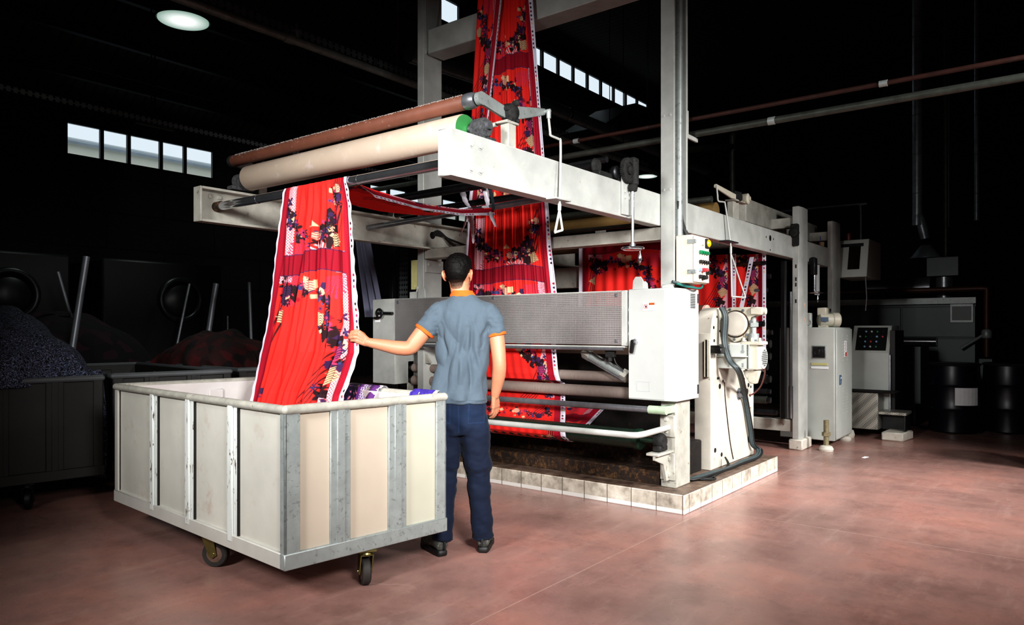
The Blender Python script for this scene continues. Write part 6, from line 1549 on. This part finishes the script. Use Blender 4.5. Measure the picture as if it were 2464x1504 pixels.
mb = MB(); mb.prism([(-.05, 0), (.05, -.02), (.06, .02), (-.04, .03)], 'z', 0, .002)
bmesh.ops.translate(mb.bm, vec=at(2083, 1101, Z=0), verts=mb.bm.verts); single('paper_scrap', mb, M['paper'], 'small white paper scrap lying on the red floor at the right', 'scrap')
# right background
bp_ = thing('bent_pipe', 'dark pipe bending down behind the rear beam', 'pipe', (9, 5, 2))
e0, e1, e2 = at(1640, 362, Y=4.0), at(1762, 352, Y=4.0), at(1768, 470, Y=4.0)
mb = MB(); mb.tube(smooth_path([e0, e0.lerp(e1, .9), e1 + Vector((.03, 0, -.03)), e1.lerp(e2, .15), Vector((e1.x + .06, 4.0, .05))], 5), .042, 14); part('pipe', mb, M['pipe_dull'], bp_)
def spiral_duct(name, label, px, ztop, zbot, r, cone=None, d=14.0):
    X_, Y_ = CA * d + CB * (px - 1232) / FPX * d, CB * d - CA * (px - 1232) / FPX * d
    t = thing(name, label, 'duct', (X_, Y_, zbot))
    if cone:
        mb = MB(); mb.tube(smooth_path([(X_, Y_, ztop), (X_, Y_, 3.75), (X_, Y_, 3.55), (X_ + .05, Y_ - .07, 3.3), (X_ + .09, Y_ - .12, 3.05)], 4), r, 20); part('tube', mb, M['duct'], t)
        mb = MB(); mb.lathe([(r * 1.05, 0), (.27, .24), (.27, .25)], (X_ + .10, Y_ - .13, 2.92), (0, 0, -1), 4 * 7); part('hood', mb, M['duct'], t)
    else:
        mb = MB(); mb.tube([(X_, Y_, ztop), (X_, Y_, zbot)], r, 18); part('tube', mb, M['duct'], t)
    mb = MB()
    for k in range(7):
        z = 3.9 + .75 * k
        if zbot < z < ztop: mb.tube([(X_, Y_, z), (X_, Y_, z + .02)], r * 1.05, 18)
    part('joint_band', mb, M['galv'], t)
spiral_duct('extraction_duct', 'zinc extraction duct with cone hood at the right background', 2207, 9.6, 2.6, .085, True)
spiral_duct('vent_pipe', 'thin zinc vent pipe right of the cone hooded duct', 2278, 9.6, 3.27, .045)
spiral_duct('vent_pipe', 'thin zinc vent pipe at far right of the three hanging ducts', 2350, 9.6, 3.4, .04)
ov = thing('drying_oven', 'long dim grey panelled drying oven in the right background', 'oven', (14, 2.5, 0))
mb = MB(); mb.box(13.0, 19, 1.24, 6.0, 0, 1.70, .01); part('body', mb, M['bg_grey'], ov)
mb = MB(); mb.box(12.96, 13.0, 1.24, 6.0, 1.70, 1.80, .004); part('top_strip', mb, M['galv'], ov)
for a, b in ((1.25, 2.24), (2.26, 3.3), (3.32, 4.6)):
    for z0, z1 in ((.05, .78), (.80, 1.17), (1.19, 1.66)):
        mb = MB(); mb.box(12.975, 13.0, a, b, z0, z1, .006); part('panel', mb, M['bg_grey'], ov)
mb = MB(); mb.box(12.95, 12.975, 1.27, 1.58, 1.41, 1.70, .006); wf = part('window_frame', mb, M['galv'], ov)
mb = MB(); mb.box(12.945, 12.952, 1.30, 1.55, 1.45, 1.66, .002); part('window_glass', mb, M['black'], wf)
mb = MB(); mb.tube([(12.90, 1.75, 1.12), (12.90, 2.6, 1.12)], .07, 20); part('drum_end', mb, M['chrome'], ov)
gp_ = thing('gas_pipe', 'dim orange gas pipe along the oven top dropping at its corner', 'pipe', (13, 1, 0))
mb = MB(); mb.tube(smooth_path([(12.9, 3.4, 1.92), (12.9, 1.6, 1.92), (12.9, 1.15, 1.92), (12.9, 1.10, 1.88), (12.9, 1.10, 1.7), (12.9, 1.10, .9)], 4), .04, 14); part('pipe', mb, M['orange_pipe'], gp_)
mb = MB(); mb.lathe([(.06, 0), (.07, .03), (.07, .1), (.05, .13)], (12.9, 1.10, 1.18), (0, 0, 1), 14); mb.tube([(12.88, 1.12, 1.24), (12.8, 1.42, 1.02)], .022, 8); part('valve', mb, M['galv'], gp_)
mb = MB(); mb.box(12.85, 12.95, 1.02, 1.20, .1, .88, .01); part('stand', mb, M['bg_grey'], gp_)
fb_ = thing('duct_box', 'small dim metal box on a steel column above the oven', 'box', (13.5, 1.6, 1.8))
mb = MB(); mb.box(13.3, 13.7, 1.50, 1.95, 2.15, 2.46, .01); part('box', mb, M['bg_grey'], fb_)
mb = MB(); mb.tube([(13.5, 1.72, 1.80), (13.5, 1.72, 2.15)], .12, 20); part('column', mb, M['steel'], fb_)
mb = MB(); mb.tube([(13.5, 1.70, 2.46), (13.5, 1.70, 9.6)], .03, 10); part('riser', mb, M['pipe_dull'], fb_)
bl = thing('blower_casing', 'dim rounded metal blower casing on the oven beside the box', 'blower', (13.8, 2.3, 1.8))
mb = MB(); mb.tube([(13.8, 1.95, 2.0), (13.8, 2.9, 2.0)], .17, 26); part('casing', mb, M['steel'], bl)
mb = MB(); mb.box(13.6, 14.0, 2.0, 2.8, 1.80, 1.86, .006); part('foot', mb, M['bg_dark'], bl)
for i, (x, y, lb) in enumerate(((10.9, 1.28, 'dark blue drum with white paper label in the right background'), (11.3, .72, 'dark blue drum right of the labelled blue drum'), (8.6, .06, 'dark blue drum at the right edge of the photo'))):
    t = thing('plastic_drum', lb, 'drum', (x, y, 0))
    mb = MB(); mb.lathe([(.27, 0), (.29, .02), (.29, .28), (.30, .30), (.29, .32), (.29, .58), (.30, .60), (.29, .62), (.28, .86), (.25, .88)], (x, y, 0), (0, 0, 1), 36); part('barrel', mb, M['drum_blue'], t)
    mb = MB(); mb.torus((x, y, .865), (0, 0, 1), .28, .018, 36, 8); part('lid_ring', mb, M['dark_steel'], t)
    if i == 0:
        mb = MB()
        for k in range(6):
            a = math.radians(188 + 9 * k); b2 = math.radians(188 + 9 * (k + 1))
            vs = [mb.bm.verts.new((x + .304 * math.cos(w), y + .304 * math.sin(w), z)) for w, z in ((a, .36), (b2, .36), (b2, .58), (a, .58))]; mb.bm.faces.new(vs)
        part('paper_label', mb, M['paper'], t)
ck = thing('dark_machine', 'dark machine housing standing between console and drying oven', 'machine', (11.5, 2.2, 0))
mb = MB(); mb.box(11.2, 12.2, 1.75, 2.6, 0, 1.10, .02); part('housing', mb, M['bg_dark'], ck)
mb = MB(); mb.box(11.17, 11.2, 1.70, 1.78, .3, 1.08, .005); part('post', mb, M['bg_grey'], ck)
mb = MB(); mb.tube(smooth_path([(11.15, 1.95, .2), (11.15, 1.95, .88), (11.15, 2.0, .93), (11.15, 2.4, .93)], 4), .018, 10); part('rail', mb, M['dark_steel'], ck)

# ------------------------------------------------------------------ light, sky, camera
def area(name, loc, aim, size, power, spread=120, col=(1, 1, 1), sy=None):
    l = bpy.data.lights.new(name, 'AREA'); l.energy = power; l.color = col; l.spread = math.radians(spread)
    l.shape = 'RECTANGLE'; l.size = size; l.size_y = sy or size
    o = bpy.data.objects.new(name, l); COL.objects.link(o); o.location = loc
    o.rotation_euler = (Vector(aim) - Vector(loc)).to_track_quat('-Z', 'Y').to_euler(); return o
area('key_left', (-1.7, 2.2, 3.0), (3.2, 3.4, 1.3), .8, 46, 64, (1, .99, .98))
area('key_right', (4.3, -2.1, 3.1), (5.9, 2.1, .75), .9, 84, 74, (1, .99, .98))
area('fill_front', (.7, -.7, 2.5), (3.5, 2.9, 1.4), .7, 48, 56, (1, .99, .98))
area('floor_light', (7.4, -2.5, 3.4), (7.2, 1.5, 0), .8, 40, 58, (1, .99, .98))
area('floor_front', (1.5, .1, 3.3), (2.9, 1.2, 0), 1.0, 15, 80, (1, .99, .98))
w = bpy.data.worlds.new('sky'); SC.world = w; w.use_nodes = True
w.node_tree.nodes['Background'].inputs[0].default_value = (.86, .92, 1, 1); w.node_tree.nodes['Background'].inputs[1].default_value = .95
cam = bpy.data.cameras.new('camera'); co_ = bpy.data.objects.new('camera', cam); COL.objects.link(co_); SC.camera = co_
co_.location = (0, 0, EYE); co_.rotation_euler = (PI / 2, 0, -math.atan2(CA, CB))
cam.sensor_width = 36; cam.lens = 36 * FPX / 2464; cam.shift_y = (HOR - 752) / 2464; cam.clip_end = 200
SC.view_settings.view_transform = 'Standard'; SC.view_settings.look = 'Medium High Contrast'
SC.cycles.use_denoising = True
SC.cycles.max_bounces = 7; SC.cycles.diffuse_bounces = 3; SC.cycles.glossy_bounces = 3; SC.cycles.transparent_max_bounces = 10
SC.cycles.sample_clamp_indirect = 4
